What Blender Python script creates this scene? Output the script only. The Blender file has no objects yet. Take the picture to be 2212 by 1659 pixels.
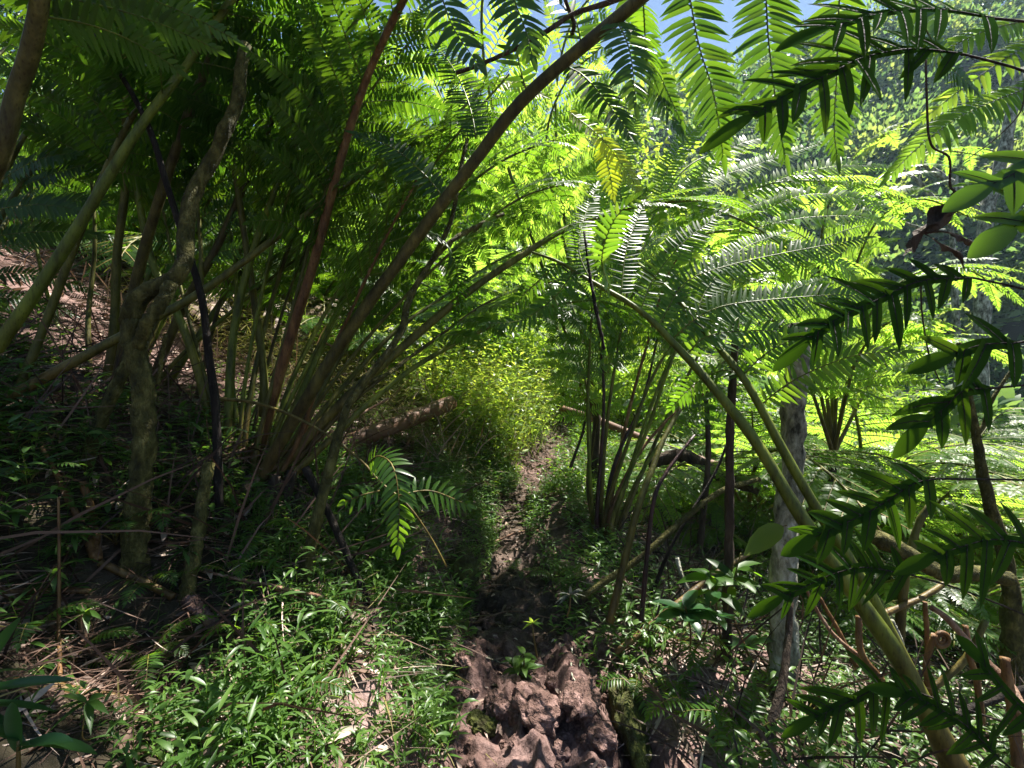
import bpy, math, random
import numpy as np
random.seed(7); rng = np.random.default_rng(11)
S = bpy.context.scene
COL = S.collection
CAMZ = 1.6; FPX = 1000.0; CX = 1106.0; CY = 829.5
def at(px, py, Y):
    return np.array([(px-CX)/FPX*Y, Y, CAMZ-(py-CY)/FPX*Y])
def nrm(v):
    v = np.asarray(v, float); return v/np.maximum(np.linalg.norm(v, axis=-1, keepdims=True), 1e-9)
UP = np.array([0, 0, 1.0])

# ---------------------------------------------------------------- noise and terrain
def vnoise(x, y, seed=0):
    xi = np.floor(x).astype(np.int64); yi = np.floor(y).astype(np.int64)
    fx = x-xi; fy = y-yi; fx = fx*fx*(3-2*fx); fy = fy*fy*(3-2*fy)
    def h(a, b):
        n = (a*374761393 + b*668265263 + seed*974711) & 0x7fffffff
        n = ((n ^ (n >> 13))*1274126177) & 0x7fffffff
        return ((n ^ (n >> 16)) & 0xffff)/65535.0
    return (h(xi, yi)*(1-fx)+h(xi+1, yi)*fx)*(1-fy)+(h(xi, yi+1)*(1-fx)+h(xi+1, yi+1)*fx)*fy
def fbm(x, y, o=4, seed=0):
    a = 0; w = .5; t = 0
    for i in range(o):
        a = a+w*(vnoise(x*2**i, y*2**i, seed+i)-.5); t += w; w *= .5
    return a/t*2
def sstep(a, b, x):
    t = np.clip((x-a)/(b-a), 0, 1); return t*t*(3-2*t)
TY = [-20, 0, 2, 3.4, 4.5, 6.5, 8.5, 14, 40]; TX = [.08, .08, .08, .0, -.02, .48, 1.0, 3, 9]
ZY = [-20, 0, 1.9, 3.4, 4.5, 6.5, 9, 16, 40]; ZZ = [-1.5, -.3, 0, .15, .3, .58, .75, .6, -1]
def tshift(x, y):
    d = x-trail_x(y); return np.clip(d/.12, -1, 1)*.2*sstep(2.4, 4, y)
def trail_x(y): return np.interp(y, TY, TX)
def height(x, y, detail=True):
    x = np.asarray(x, float); y = np.asarray(y, float)
    d = x-trail_x(y); z = np.interp(y, ZY, ZZ)
    dn = d+tshift(x, y)+.12*fbm(x*1.7, y*1.7, 3, 5)
    L = np.maximum(-dn-.55, 0)
    z = z+.42*sstep(.28, .7, -dn)+.5*np.minimum(L, 26)
    R = np.maximum(dn-.85, 0)
    z = z+.1*sstep(.3, .6, dn)-.34*np.minimum(R, 2.6)-.16*np.clip(R-2.6, 0, 14)
    s = .8*y+.45*np.maximum(x, -6)-23
    hill = 1.3*np.clip(s, 0, 27)-.4*np.maximum(s-27, 0)
    z = np.maximum(z, np.where(s > 0, hill-3, -99))
    far = np.clip(s/10, 0, 1)
    z = z+far*3.2*fbm(x*.09, y*.09, 4, 31)
    if detail:
        tr = 1-sstep(.3, .75, np.abs(dn))
        near = np.exp(-((y-2.0)/1.1)**2)
        rid = 1-np.abs(2*vnoise(x*4.2+.5*y, y*2.3-1.2*x, 77)-1)
        z = z+.05*fbm(x*2.5, y*2.5, 4, 1)+.018*fbm(x*11, y*11, 3, 3)
        rid2 = 1-np.abs(2*vnoise(x*11-2*y, y*8+2*x, 78)-1)
        z = z+tr*(.13*near*(rid-.4)+.06*near*(rid2-.5)+.06*fbm(x*6, y*6, 4, 9)+.03*fbm(x*24, y*24, 4, 10)+.05*near*np.abs(fbm(x*9+y*3, y*7-x*2, 4, 14)))
        for (bx, by, sx, sy, a) in BUMPS:
            z = z+a*np.exp(-((x-bx)/sx)**2-((y-by)/sy)**2)
    return z
BUMPS = [(.02, 2.12, .13, .14, .13), (.33, 2.2, .10, .22, .11), (.2, 2.0, .05, .2, -.08), (.1, 1.85, .12, .1, .06), (.3, 1.8, .08, .12, .07), (.55, 2.0, .1, .5, -.14), (-.2, 2.35, .1, .14, .1), (-.3, 2.1, .08, .3, -.1),
         (-.25, 3.1, .16, .3, -.22), (-.36, 2.55, .2, .2, .08), (-1.45, 1.7, .55, .35, -.28)]
def gz(x, y): return float(height(np.array([x]), np.array([y]))[0])
def gp(px, py, y0=1.2, y1=40):
    """the terrain point under a pixel of the photograph"""
    Y = np.concatenate([np.arange(y0, 12, .02), np.arange(12, y1, .2)])
    x = (px-CX)/FPX*Y; z = CAMZ-(py-CY)/FPX*Y
    hit = np.nonzero(z < height(x, Y))[0]
    k = hit[0] if len(hit) else len(Y)-1
    return np.array([x[k], Y[k], gz(x[k], Y[k])])

# ---------------------------------------------------------------- materials
def mat_new(name):
    m = bpy.data.materials.new(name); m.use_nodes = True
    nt = m.node_tree; nt.nodes.clear()
    out = nt.nodes.new('ShaderNodeOutputMaterial'); return m, nt, out
def N(nt, t, **kw):
    n = nt.nodes.new(t)
    for k, v in kw.items():
        if k.startswith('_'): setattr(n, k[1:], v)
        else: n.inputs[k.replace('__', ' ')].default_value = v
    return n
def ramp(nt, fac, stops):
    r = nt.nodes.new('ShaderNodeValToRGB'); e = r.color_ramp.elements
    while len(e) < len(stops): e.new(.5)
    for el, (p, c) in zip(e, stops): el.position = p; el.color = (*c, 1)
    nt.links.new(fac, r.inputs[0]); return r.outputs[0]
def leaf_mat(name, cols, trans, tf=.5, rough=.38, spec=.5, spots=None):
    m, nt, out = mat_new(name); L = nt.links.new
    a = N(nt, 'ShaderNodeAttribute', _attribute_name='rnd')
    tc = N(nt, 'ShaderNodeTexCoord'); no = N(nt, 'ShaderNodeTexNoise', Scale=9.0, Detail=3.0)
    L(tc.outputs['Object'], no.inputs['Vector'])
    mx = N(nt, 'ShaderNodeMath', _operation='MULTIPLY_ADD'); mx.inputs[1].default_value = .35
    L(no.outputs[0], mx.inputs[0])
    m2 = N(nt, 'ShaderNodeMath', _operation='MULTIPLY_ADD'); m2.inputs[1].default_value = 1; m2.inputs[2].default_value = -.17
    L(a.outputs['Fac'], m2.inputs[0]); L(m2.outputs[0], mx.inputs[2])
    oi = N(nt, 'ShaderNodeObjectInfo'); m3 = N(nt, 'ShaderNodeMath', _operation='MULTIPLY_ADD'); m3.inputs[1].default_value = .34; L(oi.outputs['Random'], m3.inputs[0]); m4 = N(nt, 'ShaderNodeMath', _operation='SUBTRACT'); m4.inputs[1].default_value = .17; L(mx.outputs[0], m4.inputs[0]); L(m4.outputs[0], m3.inputs[2]); mx = m3
    k = len(cols); c = ramp(nt, mx.outputs[0], [(i/(k-1), q) for i, q in enumerate(cols)])
    t = ramp(nt, mx.outputs[0], [(i/(len(trans)-1), q) for i, q in enumerate(trans)])
    if spots:
        vo = N(nt, 'ShaderNodeTexVoronoi', Scale=spots); L(tc.outputs['Object'], vo.inputs['Vector'])
        sp = ramp(nt, vo.outputs['Distance'], [(.0, (.15, .12, .1)), (.2, (.15, .12, .1)), (.27, (1, 1, 1))])
        q = N(nt, 'ShaderNodeMixRGB', _blend_type='MULTIPLY', Fac=1.0); L(t, q.inputs[1]); L(sp, q.inputs[2]); t = q.outputs[0]
    p = N(nt, 'ShaderNodeBsdfPrincipled', Roughness=rough); p.inputs['Specular IOR Level'].default_value = spec
    L(c, p.inputs['Base Color'])
    tr = N(nt, 'ShaderNodeBsdfTranslucent'); L(t, tr.inputs['Color'])
    ms = N(nt, 'ShaderNodeMixShader', Fac=tf); L(p.outputs[0], ms.inputs[1]); L(tr.outputs[0], ms.inputs[2])
    L(ms.outputs[0], out.inputs[0]); return m
def bark_mat(name, cols, scale=14, bump=.4, rough=.75, stretch=(1, 1, .25), lo=.3, hi=.7, base=False):
    m, nt, out = mat_new(name); L = nt.links.new
    tc = N(nt, 'ShaderNodeTexCoord'); mp = N(nt, 'ShaderNodeMapping'); mp.inputs['Scale'].default_value = stretch
    L(tc.outputs['Object'], mp.inputs[0])
    no = N(nt, 'ShaderNodeTexNoise', Scale=float(scale), Detail=6.0, Roughness=.65); L(mp.outputs[0], no.inputs['Vector'])
    k = len(cols); c = ramp(nt, no.outputs[0], [(lo+(hi-lo)*i/(k-1), q) for i, q in enumerate(cols)])
    if base:
        sx = N(nt, 'ShaderNodeSeparateXYZ'); L(tc.outputs['Object'], sx.inputs[0]); mr = N(nt, 'ShaderNodeMapRange'); mr.inputs['From Min'].default_value = .05; mr.inputs['From Max'].default_value = .6; mr.inputs['To Min'].default_value = .65; mr.inputs['To Max'].default_value = 0.
        ns = N(nt, 'ShaderNodeTexNoise', Scale=3.0); L(tc.outputs['Object'], ns.inputs['Vector']); ma = N(nt, 'ShaderNodeMath', _operation='MULTIPLY_ADD'); ma.inputs[1].default_value = .9; L(ns.outputs[0], ma.inputs[0]); L(sx.outputs[2], ma.inputs[2]); ms_ = N(nt, 'ShaderNodeMath', _operation='SUBTRACT'); ms_.inputs[1].default_value = .45; L(ma.outputs[0], ms_.inputs[0]); L(ms_.outputs[0], mr.inputs['Value'])
        br = ramp(nt, no.outputs[0], [(.32, (.03, .016, .008)), (.5, (.12, .062, .022)), (.68, (.2, .12, .045))])
        mq = N(nt, 'ShaderNodeMixRGB'); L(mr.outputs[0], mq.inputs[0]); L(c, mq.inputs[1]); L(br, mq.inputs[2]); c = mq.outputs[0]
        fl = N(nt, 'ShaderNodeTexVoronoi', Scale=95.0); L(mp.outputs[0], fl.inputs['Vector']); fr_ = ramp(nt, fl.outputs['Distance'], [(.0, (.35, .3, .25)), (.16, (.45, .4, .35)), (.3, (1, 1, 1))]); mu = N(nt, 'ShaderNodeMixRGB', _blend_type='MULTIPLY', Fac=.75); L(c, mu.inputs[1]); L(fr_, mu.inputs[2]); c = mu.outputs[0]
    p = N(nt, 'ShaderNodeBsdfPrincipled', Roughness=rough); L(c, p.inputs['Base Color']); p.inputs['Specular IOR Level'].default_value = .25
    n2 = N(nt, 'ShaderNodeTexNoise', Scale=scale*4.0, Detail=5.0); L(mp.outputs[0], n2.inputs['Vector'])
    ad = N(nt, 'ShaderNodeMath', _operation='ADD'); L(no.outputs[0], ad.inputs[0]); L(n2.outputs[0], ad.inputs[1])
    b = N(nt, 'ShaderNodeBump', Strength=bump, Distance=.02); L(ad.outputs[0], b.inputs['Height']); L(b.outputs[0], p.inputs['Normal'])
    L(p.outputs[0], out.inputs[0]); return m
M = {}
G1, G2, G3 = (.018, .05, .008), (.035, .09, .012), (.06, .13, .02)
T1, T2, T3 = (.10, .24, .012), (.2, .38, .018), (.34, .48, .03)
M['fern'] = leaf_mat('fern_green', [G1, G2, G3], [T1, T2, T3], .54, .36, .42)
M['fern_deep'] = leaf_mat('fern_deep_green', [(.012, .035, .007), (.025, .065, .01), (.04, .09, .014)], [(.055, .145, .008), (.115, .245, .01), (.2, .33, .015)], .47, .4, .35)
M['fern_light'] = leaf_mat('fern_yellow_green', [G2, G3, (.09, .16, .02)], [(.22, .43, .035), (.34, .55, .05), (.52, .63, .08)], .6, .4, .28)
M['yellow'] = leaf_mat('yellowing_leaf', [(.16, .18, .02), (.24, .23, .03)], [(.46, .6, .02), (.66, .7, .03)], .55, .45, .4)
M['yellow_green'] = leaf_mat('yellow_green_leaf', [(.06, .11, .012), (.13, .16, .018), (.2, .21, .025)], [(.2, .34, .02), (.3, .42, .025), (.42, .46, .03)], .5, .4, .4)
M['rust'] = leaf_mat('rusty_leaf', [(.2, .07, .02), (.3, .12, .03)], [(.55, .2, .04), (.6, .3, .05)], .45, .5, .3)
M['grass'] = leaf_mat('basket_grass', [(.026, .064, .012), (.05, .11, .02), (.085, .155, .03)], [(.08, .19, .02), (.14, .29, .025), (.24, .4, .035)], .42, .4, .4)
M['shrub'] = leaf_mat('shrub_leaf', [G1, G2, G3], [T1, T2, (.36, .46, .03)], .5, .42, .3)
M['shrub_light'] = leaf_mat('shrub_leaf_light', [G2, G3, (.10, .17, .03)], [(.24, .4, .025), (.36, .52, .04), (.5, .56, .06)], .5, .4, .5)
M['wood_far'] = leaf_mat('far_leaf', [(.03, .065, .03), (.06, .12, .04), (.13, .19, .06)], [(.1, .2, .05), (.2, .34, .07), (.36, .44, .08)], .42, .5, .4)
M['spotted'] = leaf_mat('spotted_fern_leaf', [(.010, .03, .008), (.018, .05, .01), (.03, .075, .015)], [(.06, .16, .006), (.11, .24, .008), (.2, .33, .01)], .34, .65, .0)
M['strap'] = leaf_mat('strap_leaf', [(.012, .045, .015), (.025, .075, .022)], [(.05, .15, .03), (.1, .24, .03)], .4, .3, .5)
M['dry'] = leaf_mat('dry_leaf', [(.06, .035, .024), (.2, .135, .105), (.46, .36, .3)], [(.15, .08, .04), (.25, .15, .08)], .15, .55, .3)
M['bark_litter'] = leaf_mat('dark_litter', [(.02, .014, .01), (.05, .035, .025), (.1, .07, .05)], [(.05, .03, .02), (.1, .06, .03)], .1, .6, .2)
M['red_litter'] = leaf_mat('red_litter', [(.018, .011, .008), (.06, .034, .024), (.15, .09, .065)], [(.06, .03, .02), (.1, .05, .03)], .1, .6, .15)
M['dryg'] = leaf_mat('dry_grass', [(.05, .05, .015), (.13, .11, .035), (.22, .18, .07)], [(.12, .16, .02), (.3, .28, .06)], .3, .5, .3)
M['stipe_green'] = bark_mat('green_stalk', [(.025, .028, .006), (.085, .112, .013), (.17, .2, .024)], 16, .15, .5, base=True)
M['stipe_olive'] = bark_mat('olive_stalk', [(.03, .024, .008), (.075, .078, .015), (.15, .14, .03)], 18, .2, .5, base=True)
M['stipe_brown'] = bark_mat('brown_stalk', [(.022, .016, .007), (.055, .05, .014), (.125, .112, .03)], 18, .25, .55, base=True)
M['stipe_rust'] = bark_mat('rust_stalk', [(.035, .018, .008), (.13, .062, .025), (.24, .14, .055)], 20, .3, .55, base=True)
M['dead'] = bark_mat('dead_stalk', [(.005, .004, .0035), (.014, .010, .008), (.045, .034, .026)], 26, .6, .85)
M['purple'] = bark_mat('purple_stalk', [(.008, .005, .006), (.03, .014, .015), (.08, .03, .028)], 22, .3, .42)
M['moss'] = bark_mat('mossy_bark', [(.014, .013, .005), (.06, .056, .014), (.16, .145, .045)], 22, .9, .9, (1, 1, .6))
M['bark'] = bark_mat('dark_bark', [(.012, .009, .007), (.05, .035, .025), (.1, .075, .05)], 16, .9, .85)
M['lichen'] = bark_mat('lichen_bark', [(.03, .03, .02), (.24, .24, .18), (.55, .55, .47)], 13, .9, .9, (1, 1, .5), .36, .66)
M['dryw'] = bark_mat('dry_wood', [(.07, .03, .018), (.2, .11, .07), (.36, .25, .18)], 20, .5, .75)
M['pipe'] = bark_mat('rusty_pipe', [(.045, .022, .014), (.12, .06, .036), (.17, .095, .06)], 7, .15, .62, (1, 1, 1))
M['rock'] = bark_mat('red_rock', [(.035, .02, .015), (.12, .07, .057), (.3, .19, .17)], 18, 1.0, .9, (1, 1, 1))
M['moss_rock'] = bark_mat('moss_rock', [(.03, .02, .012), (.045, .05, .012), (.1, .11, .02)], 12, .9, .95, (1, 1, 1))
def ground_mat():
    m, nt, out = mat_new('red_earth'); L = nt.links.new
    tc = N(nt, 'ShaderNodeTexCoord')
    n1 = N(nt, 'ShaderNodeTexNoise', Scale=1.6, Detail=9.0, Roughness=.62); L(tc.outputs['Object'], n1.inputs['Vector'])
    n2 = N(nt, 'ShaderNodeTexNoise', Scale=34.0, Detail=6.0, Roughness=.7); L(tc.outputs['Object'], n2.inputs['Vector'])
    c = ramp(nt, n1.outputs[0], [(.3, (.035, .021, .017)), (.46, (.11, .066, .056)), (.6, (.23, .15, .135)), (.72, (.38, .265, .25))])
    d = ramp(nt, n2.outputs[0], [(.3, (.35, .3, .28)), (.55, (1, 1, 1)), (.72, (1.25, 1.2, 1.2))])
    q = N(nt, 'ShaderNodeMixRGB', _blend_type='MULTIPLY', Fac=1.0); L(c, q.inputs[1]); L(d, q.inputs[2])
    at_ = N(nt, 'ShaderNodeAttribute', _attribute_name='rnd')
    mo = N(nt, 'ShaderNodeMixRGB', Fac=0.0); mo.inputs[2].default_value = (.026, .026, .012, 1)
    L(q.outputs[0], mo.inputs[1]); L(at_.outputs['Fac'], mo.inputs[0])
    p = N(nt, 'ShaderNodeBsdfPrincipled', Roughness=.95); L(mo.outputs[0], p.inputs['Base Color'])
    p.inputs['Specular IOR Level'].default_value = .2
    ad = N(nt, 'ShaderNodeMath', _operation='MULTIPLY_ADD'); ad.inputs[1].default_value = .5
    L(n2.outputs[0], ad.inputs[0]); L(n1.outputs[0], ad.inputs[2])
    b = N(nt, 'ShaderNodeBump', Strength=1.0, Distance=.035); L(ad.outputs[0], b.inputs['Height']); L(b.outputs[0], p.inputs['Normal'])
    L(p.outputs[0], out.inputs[0]); return m
M['ground'] = ground_mat()

# ---------------------------------------------------------------- mesh builder (all quads)
def tmpl(ss, ww, cols=3):
    t = np.array([-1, 0, 1.]) if cols == 3 else np.array([-1, 1.])
    s = np.repeat(np.array(ss, float), cols); w = np.repeat(np.array(ww, float), cols); tt = np.tile(t, len(ss))
    f = []
    for i in range(len(ss)-1):
        for j in range(cols-1):
            a = i*cols+j; f.append((a, a+1, a+cols+1, a+cols))
    return s, w, tt, np.array(f)
LEAF = tmpl([0, .1, .3, .6, .85, 1], [.35, .9, 1, .85, .45, .03])
LEAF_S = tmpl([0, .12, .55, 1], [.4, 1, .85, .03], 2)
LANCE = tmpl([0, .15, .35, .65, .88, 1], [.12, .75, 1, .7, .25, .02])
LANCE_S = tmpl([0, .3, .65, 1], [.15, 1, .7, .03], 2)
OVAL = tmpl([0, .1, .25, .5, .75, .92, 1], [.06, .5, .88, 1, .75, .3, .02])
BLADE = tmpl([0, .35, .7, 1], [.8, 1, .6, .03], 2)
LOBE = tmpl([0, .08, .2, .34, .48, .62, .76, .88, .96, 1], [1.15, .92, .95, 1.03, .97, .9, .7, .42, .16, .02])
STRAP = tmpl([0, .1, .25, .4, .55, .7, .85, .95, 1], [.3, .62, .85, .97, 1, .88, .6, .28, .02])
class MB:
    def __init__(s): s.V = []; s.F = []; s.R = []; s.MI = []; s.n = 0
    def add(s, V, F, R, mi=0):
        s.V.append(V); s.F.append(F+s.n); s.R.append(R); s.MI.append(np.full(len(F), mi)); s.n += len(V)
    def leaves(s, P, D, Nn, L, W, T=LEAF, fold=.15, droop=0., falc=0., rnd=None, mi=0, twist=None):
        P = np.atleast_2d(P); n = len(P)
        if n == 0: return
        D = nrm(np.broadcast_to(D, P.shape)); Nn = np.broadcast_to(Nn, P.shape)
        Sd = nrm(np.cross(D, Nn)); Nn = np.cross(Sd, D)
        L = np.broadcast_to(L, n); W = np.broadcast_to(W, n); droop = np.broadcast_to(droop, n); falc = np.broadcast_to(falc, n)
        ss, ww, tt, ff = T; k = len(ss)
        e = lambda a: a[:, None, None]
        V = P[:, None]+D[:, None]*(e(L)*ss[None, :, None])+Sd[:, None]*(e(W)*.5*(ww*tt)[None, :, None]+e(falc*L)*(ss**2)[None, :, None])
        V = V+Nn[:, None]*(e(W)*fold*(ww*np.abs(tt))[None, :, None])-UP*(e(droop*L)*(ss**2)[None, :, None])
        if rnd is None: rnd = rng.random(n)
        F = (ff[None]+(np.arange(n)*k)[:, None, None]).reshape(-1, 4)
        s.add(V.reshape(-1, 3), F, np.repeat(np.broadcast_to(rnd, n), k), mi)
    def tube(s, P, R, n=8, mi=0, rough=0., cap=True):
        P = np.asarray(P, float); m = len(P); R = np.broadcast_to(np.asarray(R, float), m)
        T = nrm(np.gradient(P, axis=0)); a = np.cross(T[0], UP)
        if np.linalg.norm(a) < .1: a = np.cross(T[0], [1., 0, 0])
        A = []
        for i in range(m):
            a = a-T[i]*np.dot(a, T[i]); a = a/max(np.linalg.norm(a), 1e-9); A.append(a)
        A = np.array(A); B = np.cross(T, A); th = np.arange(n)*2*math.pi/n
        rr = R[:, None]*np.ones((1, n))
        if rough: rr = rr*(1+rough*(rng.random((m, n))-.5)*2)
        V = P[:, None]+rr[..., None]*(A[:, None]*np.cos(th)[None, :, None]+B[:, None]*np.sin(th)[None, :, None])
        if cap:
            V = np.concatenate([np.repeat(P[:1, None], n, 1), V, np.repeat(P[-1:, None], n, 1)]); m += 2
        i = np.arange(m-1)[:, None]*n; j = np.arange(n)[None]; j2 = (j+1) % n
        F = np.stack([i+j, i+j2, i+n+j2, i+n+j], -1).reshape(-1, 4)
        s.add(V.reshape(-1, 3), F, np.full(m*n, rng.random()), mi)
    def build(s, name, mats, parent=None, origin=(0, 0, 0), smooth=True):
        V = np.concatenate(s.V)-np.asarray(origin); F = np.concatenate(s.F); R = np.concatenate(s.R); MI = np.concatenate(s.MI)
        me = bpy.data.meshes.new(name); me.vertices.add(len(V)); me.vertices.foreach_set('co', V.astype('f').ravel())
        me.loops.add(F.size); me.loops.foreach_set('vertex_index', F.astype('i').ravel())
        me.polygons.add(len(F)); me.polygons.foreach_set('loop_start', np.arange(0, F.size, 4, dtype='i'))
        me.polygons.foreach_set('loop_total', np.full(len(F), 4, 'i'))
        me.polygons.foreach_set('use_smooth', np.full(len(F), smooth)); me.polygons.foreach_set('material_index', MI.astype('i'))
        a = me.attributes.new('rnd', 'FLOAT', 'POINT'); a.data.foreach_set('value', R.astype('f'))
        me.update(calc_edges=True)
        for m in (mats if isinstance(mats, (list, tuple)) else [mats]): me.materials.append(M[m])
        o = bpy.data.objects.new(name, me); COL.objects.link(o)
        if parent: o.parent = parent
        return o
def tag(o, label=None, cat=None, group=None, kind=None):
    if label: o['label'] = label
    if cat: o['category'] = cat
    if group: o['group'] = group
    if kind: o['kind'] = kind
    return o
def thing(name, loc, label, cat, group=None, rz=0):
    o = bpy.data.objects.new(name, None); COL.objects.link(o); o.location = loc; o.rotation_euler = (0, 0, rz)
    o.empty_display_size = .1
    return tag(o, label, cat, group)
def curve(pts, m=24):
    """smooth path through the points, evenly resampled"""
    P = np.asarray(pts, float)
    if len(P) == 2: return P[0]+(P[1]-P[0])*np.linspace(0, 1, m)[:, None]
    Q = np.vstack([2*P[0]-P[1], P, 2*P[-1]-P[-2]]); out = []
    for i in range(1, len(Q)-2):
        t = np.linspace(0, 1, 12, endpoint=False)[:, None]; a, b, c, d = Q[i-1:i+3]
        out.append(.5*(2*b+(c-a)*t+(2*a-5*b+4*c-d)*t*t+(3*b-a-3*c+d)*t**3))
    R = np.vstack(out+[P[-1:]]); l = np.r_[0, np.cumsum(np.linalg.norm(np.diff(R, axis=0), axis=1))]
    u = np.linspace(0, l[-1], m); return np.stack([np.interp(u, l, R[:, k]) for k in range(3)], 1)
def pix(pts): return [at(*p) for p in pts]
def length(P): return float(np.linalg.norm(np.diff(P, axis=0), axis=1).sum())

# ---------------------------------------------------------------- ferns
def pinna(mb, axis, nv, ll, gap=.019, T=LEAF, wid=.82, droop=.12, fold=.12, stalk=.0032, prof=None, tone=0., ns=5):
    """one leafy side branch: a thin axis with two rows of narrow leaflets"""
    Lx = length(axis); n = max(5, int(Lx/gap)); f = (np.arange(n)+.6)/n*.985
    u = np.linspace(0, 1, len(axis)); P = np.stack([np.interp(f, u, axis[:, k]) for k in range(3)], 1)
    Tn = nrm(np.stack([np.interp(f, u, np.gradient(axis, axis=0)[:, k]) for k in range(3)], 1))
    sd = nrm(np.cross(Tn, nv)); nn = np.cross(sd, Tn)
    pr = np.clip(.62+f*1.6, 0, 1)*np.clip((1.04-f)*2.6, .3, 1)**.8
    for sg in (-1, 1):
        keep = rng.random(n) > .05
        a = np.radians(12+30*f**2+rng.normal(0, 4, n))[:, None]
        D = sd*sg*np.cos(a)+Tn*np.sin(a)
        nv2 = nn+sd*rng.normal(0, .16, (n, 1))+Tn*rng.normal(.1, .16, (n, 1))
        P2 = P+Tn*(gap*.5*(sg > 0))
        rd = np.clip(tone+rng.normal(.45, .16, n), 0, 1)
        mb.leaves(P2[keep], D[keep], nv2[keep], (ll*pr*rng.uniform(.9, 1.08, n))[keep], gap*wid, T, fold, droop*rng.uniform(.5, 1.5, keep.sum()), -.10*sg, rd[keep])
    mb.leaves(axis[-1:], Tn[-1:], nn[-1:], ll*.6, gap*wid*1.1, T, fold, .05, 0., np.array([.5+tone]))
    mb.tube(axis, np.linspace(stalk, stalk*.35, len(axis)), ns, 1)
def auto_pinnae(P, f0, npair, plen, ll, gap, T, droop=.35, asc=30, ns=4, fe=.97, m=14, tone=0., only=None, wid=.82):
    """pinnae along a whole frond; returns a list of builders"""
    res = []; u = np.linspace(0, 1, len(P)); Tg = nrm(np.gradient(P, axis=0))
    for i in range(npair*2):
        f = f0+(fe-f0)*((i//2)+.5*(i % 2))/npair; q = (f-f0)/(1-f0); sg = 1 if i % 2 else -1
        p = np.array([np.interp(f, u, P[:, k]) for k in range(3)]); t = nrm([np.interp(f, u, Tg[:, k]) for k in range(3)])
        sd = np.cross(t, UP); sd = nrm(sd) if np.linalg.norm(sd) > .15 else nrm(np.cross(t, [0, -1., .2]))
        nv = nrm(np.cross(sd, t)); a = math.radians(asc-5+35*q+random.uniform(-7, 7))
        D = nrm(sd*sg*math.cos(a)+t*math.sin(a)+nv*random.uniform(-.12, .12))
        l = plen*(.62+.38*math.sin(min(1, q/.45)*math.pi/2))*(1-.72*max(0, (q-.35)/.65)**1.4)*random.uniform(.9, 1.08)
        s = np.linspace(0, 1, m)[:, None]; dr = droop*random.uniform(.6, 1.4)
        ax = p+D*l*s-UP*dr*l*s**2
        if only is not None and not only(ax): continue
        mb = MB(); pinna(mb, ax, nv, ll*(1-.35*q), gap, T, wid, stalk=.0034 if ns > 3 else .003, ns=ns, tone=tone+random.uniform(-.15, .15)); res.append(mb)
    return res
def merge(mbs):
    r = MB()
    for b in mbs:
        for V, F, R, MI in zip(b.V, b.F, b.R, b.MI): r.V.append(V); r.R.append(R); r.MI.append(MI)
        off = 0
        for V, F in zip(b.V, b.F): r.F.append(F+r.n)
        r.n += b.n
    return r
def frond(root, pts, r0, r1, stalk='stipe_green', leaf='fern', f0=.45, npair=11, plen=.75, ll=.105, gap=.02, split=False, label=None,
          T=LEAF, droop=.35, asc=30, tone=0., extra=(), name='frond', bare=False, wid=.82):
    """a stalk (part) that carries pinnae (its sub-parts) or one leafy blade"""
    o = np.array(root.location); P = curve(pts, 40)
    w = np.linspace(0, 1, len(P)); rr = (r0+(r1-r0)*w)*1.14; rr = rr*(1+.03*np.sin(w*40))
    swell = 1+.35*np.exp(-w/.03); mb = MB(); mb.tube(P, rr*swell, 10)
    fo = mb.build(name, stalk, root, o)
    if label: fo['label'] = label
    if bare: return fo, P
    pl = auto_pinnae(P, f0, npair, plen, ll, gap, T, droop, asc, tone=tone, wid=wid)
    if split:
        for b in pl: b.build('pinna', [leaf, 'stipe_green'], fo, o)
    else:
        merge(pl).build('blade', [leaf, 'stipe_green'], fo, o)
    return fo, P
def px_pinna(fo, root, pts, ll, gap=.02, nv=(0, -.85, .5), leaf='fern', T=LEAF, droop=.05, tone=0., wid=.82, m=18, stalk=.004, name='pinna', label=None):
    mb = MB(); pinna(mb, curve(pix(pts), m), np.array(nv), ll, gap, T, wid, droop, tone=tone, stalk=stalk)
    o = mb.build(name, [leaf, 'stipe_green'], fo, np.array(root.location))
    if label: o['label'] = label
    return o
# shared frond shapes for the ferns further off: petiole, rachis and blade in one mesh
def frond_mesh(seed, leaf, Ls=1.0, rise=.8, bend=.9, npair=11, plen=.32, ll=.062, gap=.017, T=LEAF_S):
    s = np.linspace(0, 1, 22); ang = math.radians(78*rise)*(1-s)**.9+math.radians(-42*bend)*s
    d = np.stack([np.cos(ang), .12*np.sin(s*3+seed), np.sin(ang)], 1); P = np.cumsum(d, axis=0)*Ls/22; P -= P[0]
    mb = MB(); mb.tube(P, np.linspace(.012, .003, 22)*(1 if gap > .01 else .7), 6)
    for b in [MB()]: pass
    pl = merge(auto_pinnae(P, .2, npair, plen, ll, gap, T, .22, 22, 3, m=8))
    pl.MI = [mi for mi in pl.MI]
    for V, F, R, MI in zip(pl.V, [None]*len(pl.V), pl.R, pl.MI): pass
    k = mb.n
    for V, F, R, MI in zip(pl.V, pl.F, pl.R, pl.MI): mb.V.append(V); mb.F.append(F+k); mb.R.append(R); mb.MI.append(np.where(MI == 0, 1, 0))
    mb.n += pl.n
    o = mb.build('frond', ['stipe_green', leaf]); me = o.data; bpy.data.objects.remove(o); return me
FM = {}
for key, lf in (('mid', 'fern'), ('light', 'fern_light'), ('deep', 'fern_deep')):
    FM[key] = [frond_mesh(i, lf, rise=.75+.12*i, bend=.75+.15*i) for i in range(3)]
    FM[key+'_far'] = [frond_mesh(i+5, lf, rise=.7+.14*i, bend=.7+.15*i, npair=9, ll=.06, gap=.024) for i in range(2)]
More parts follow.
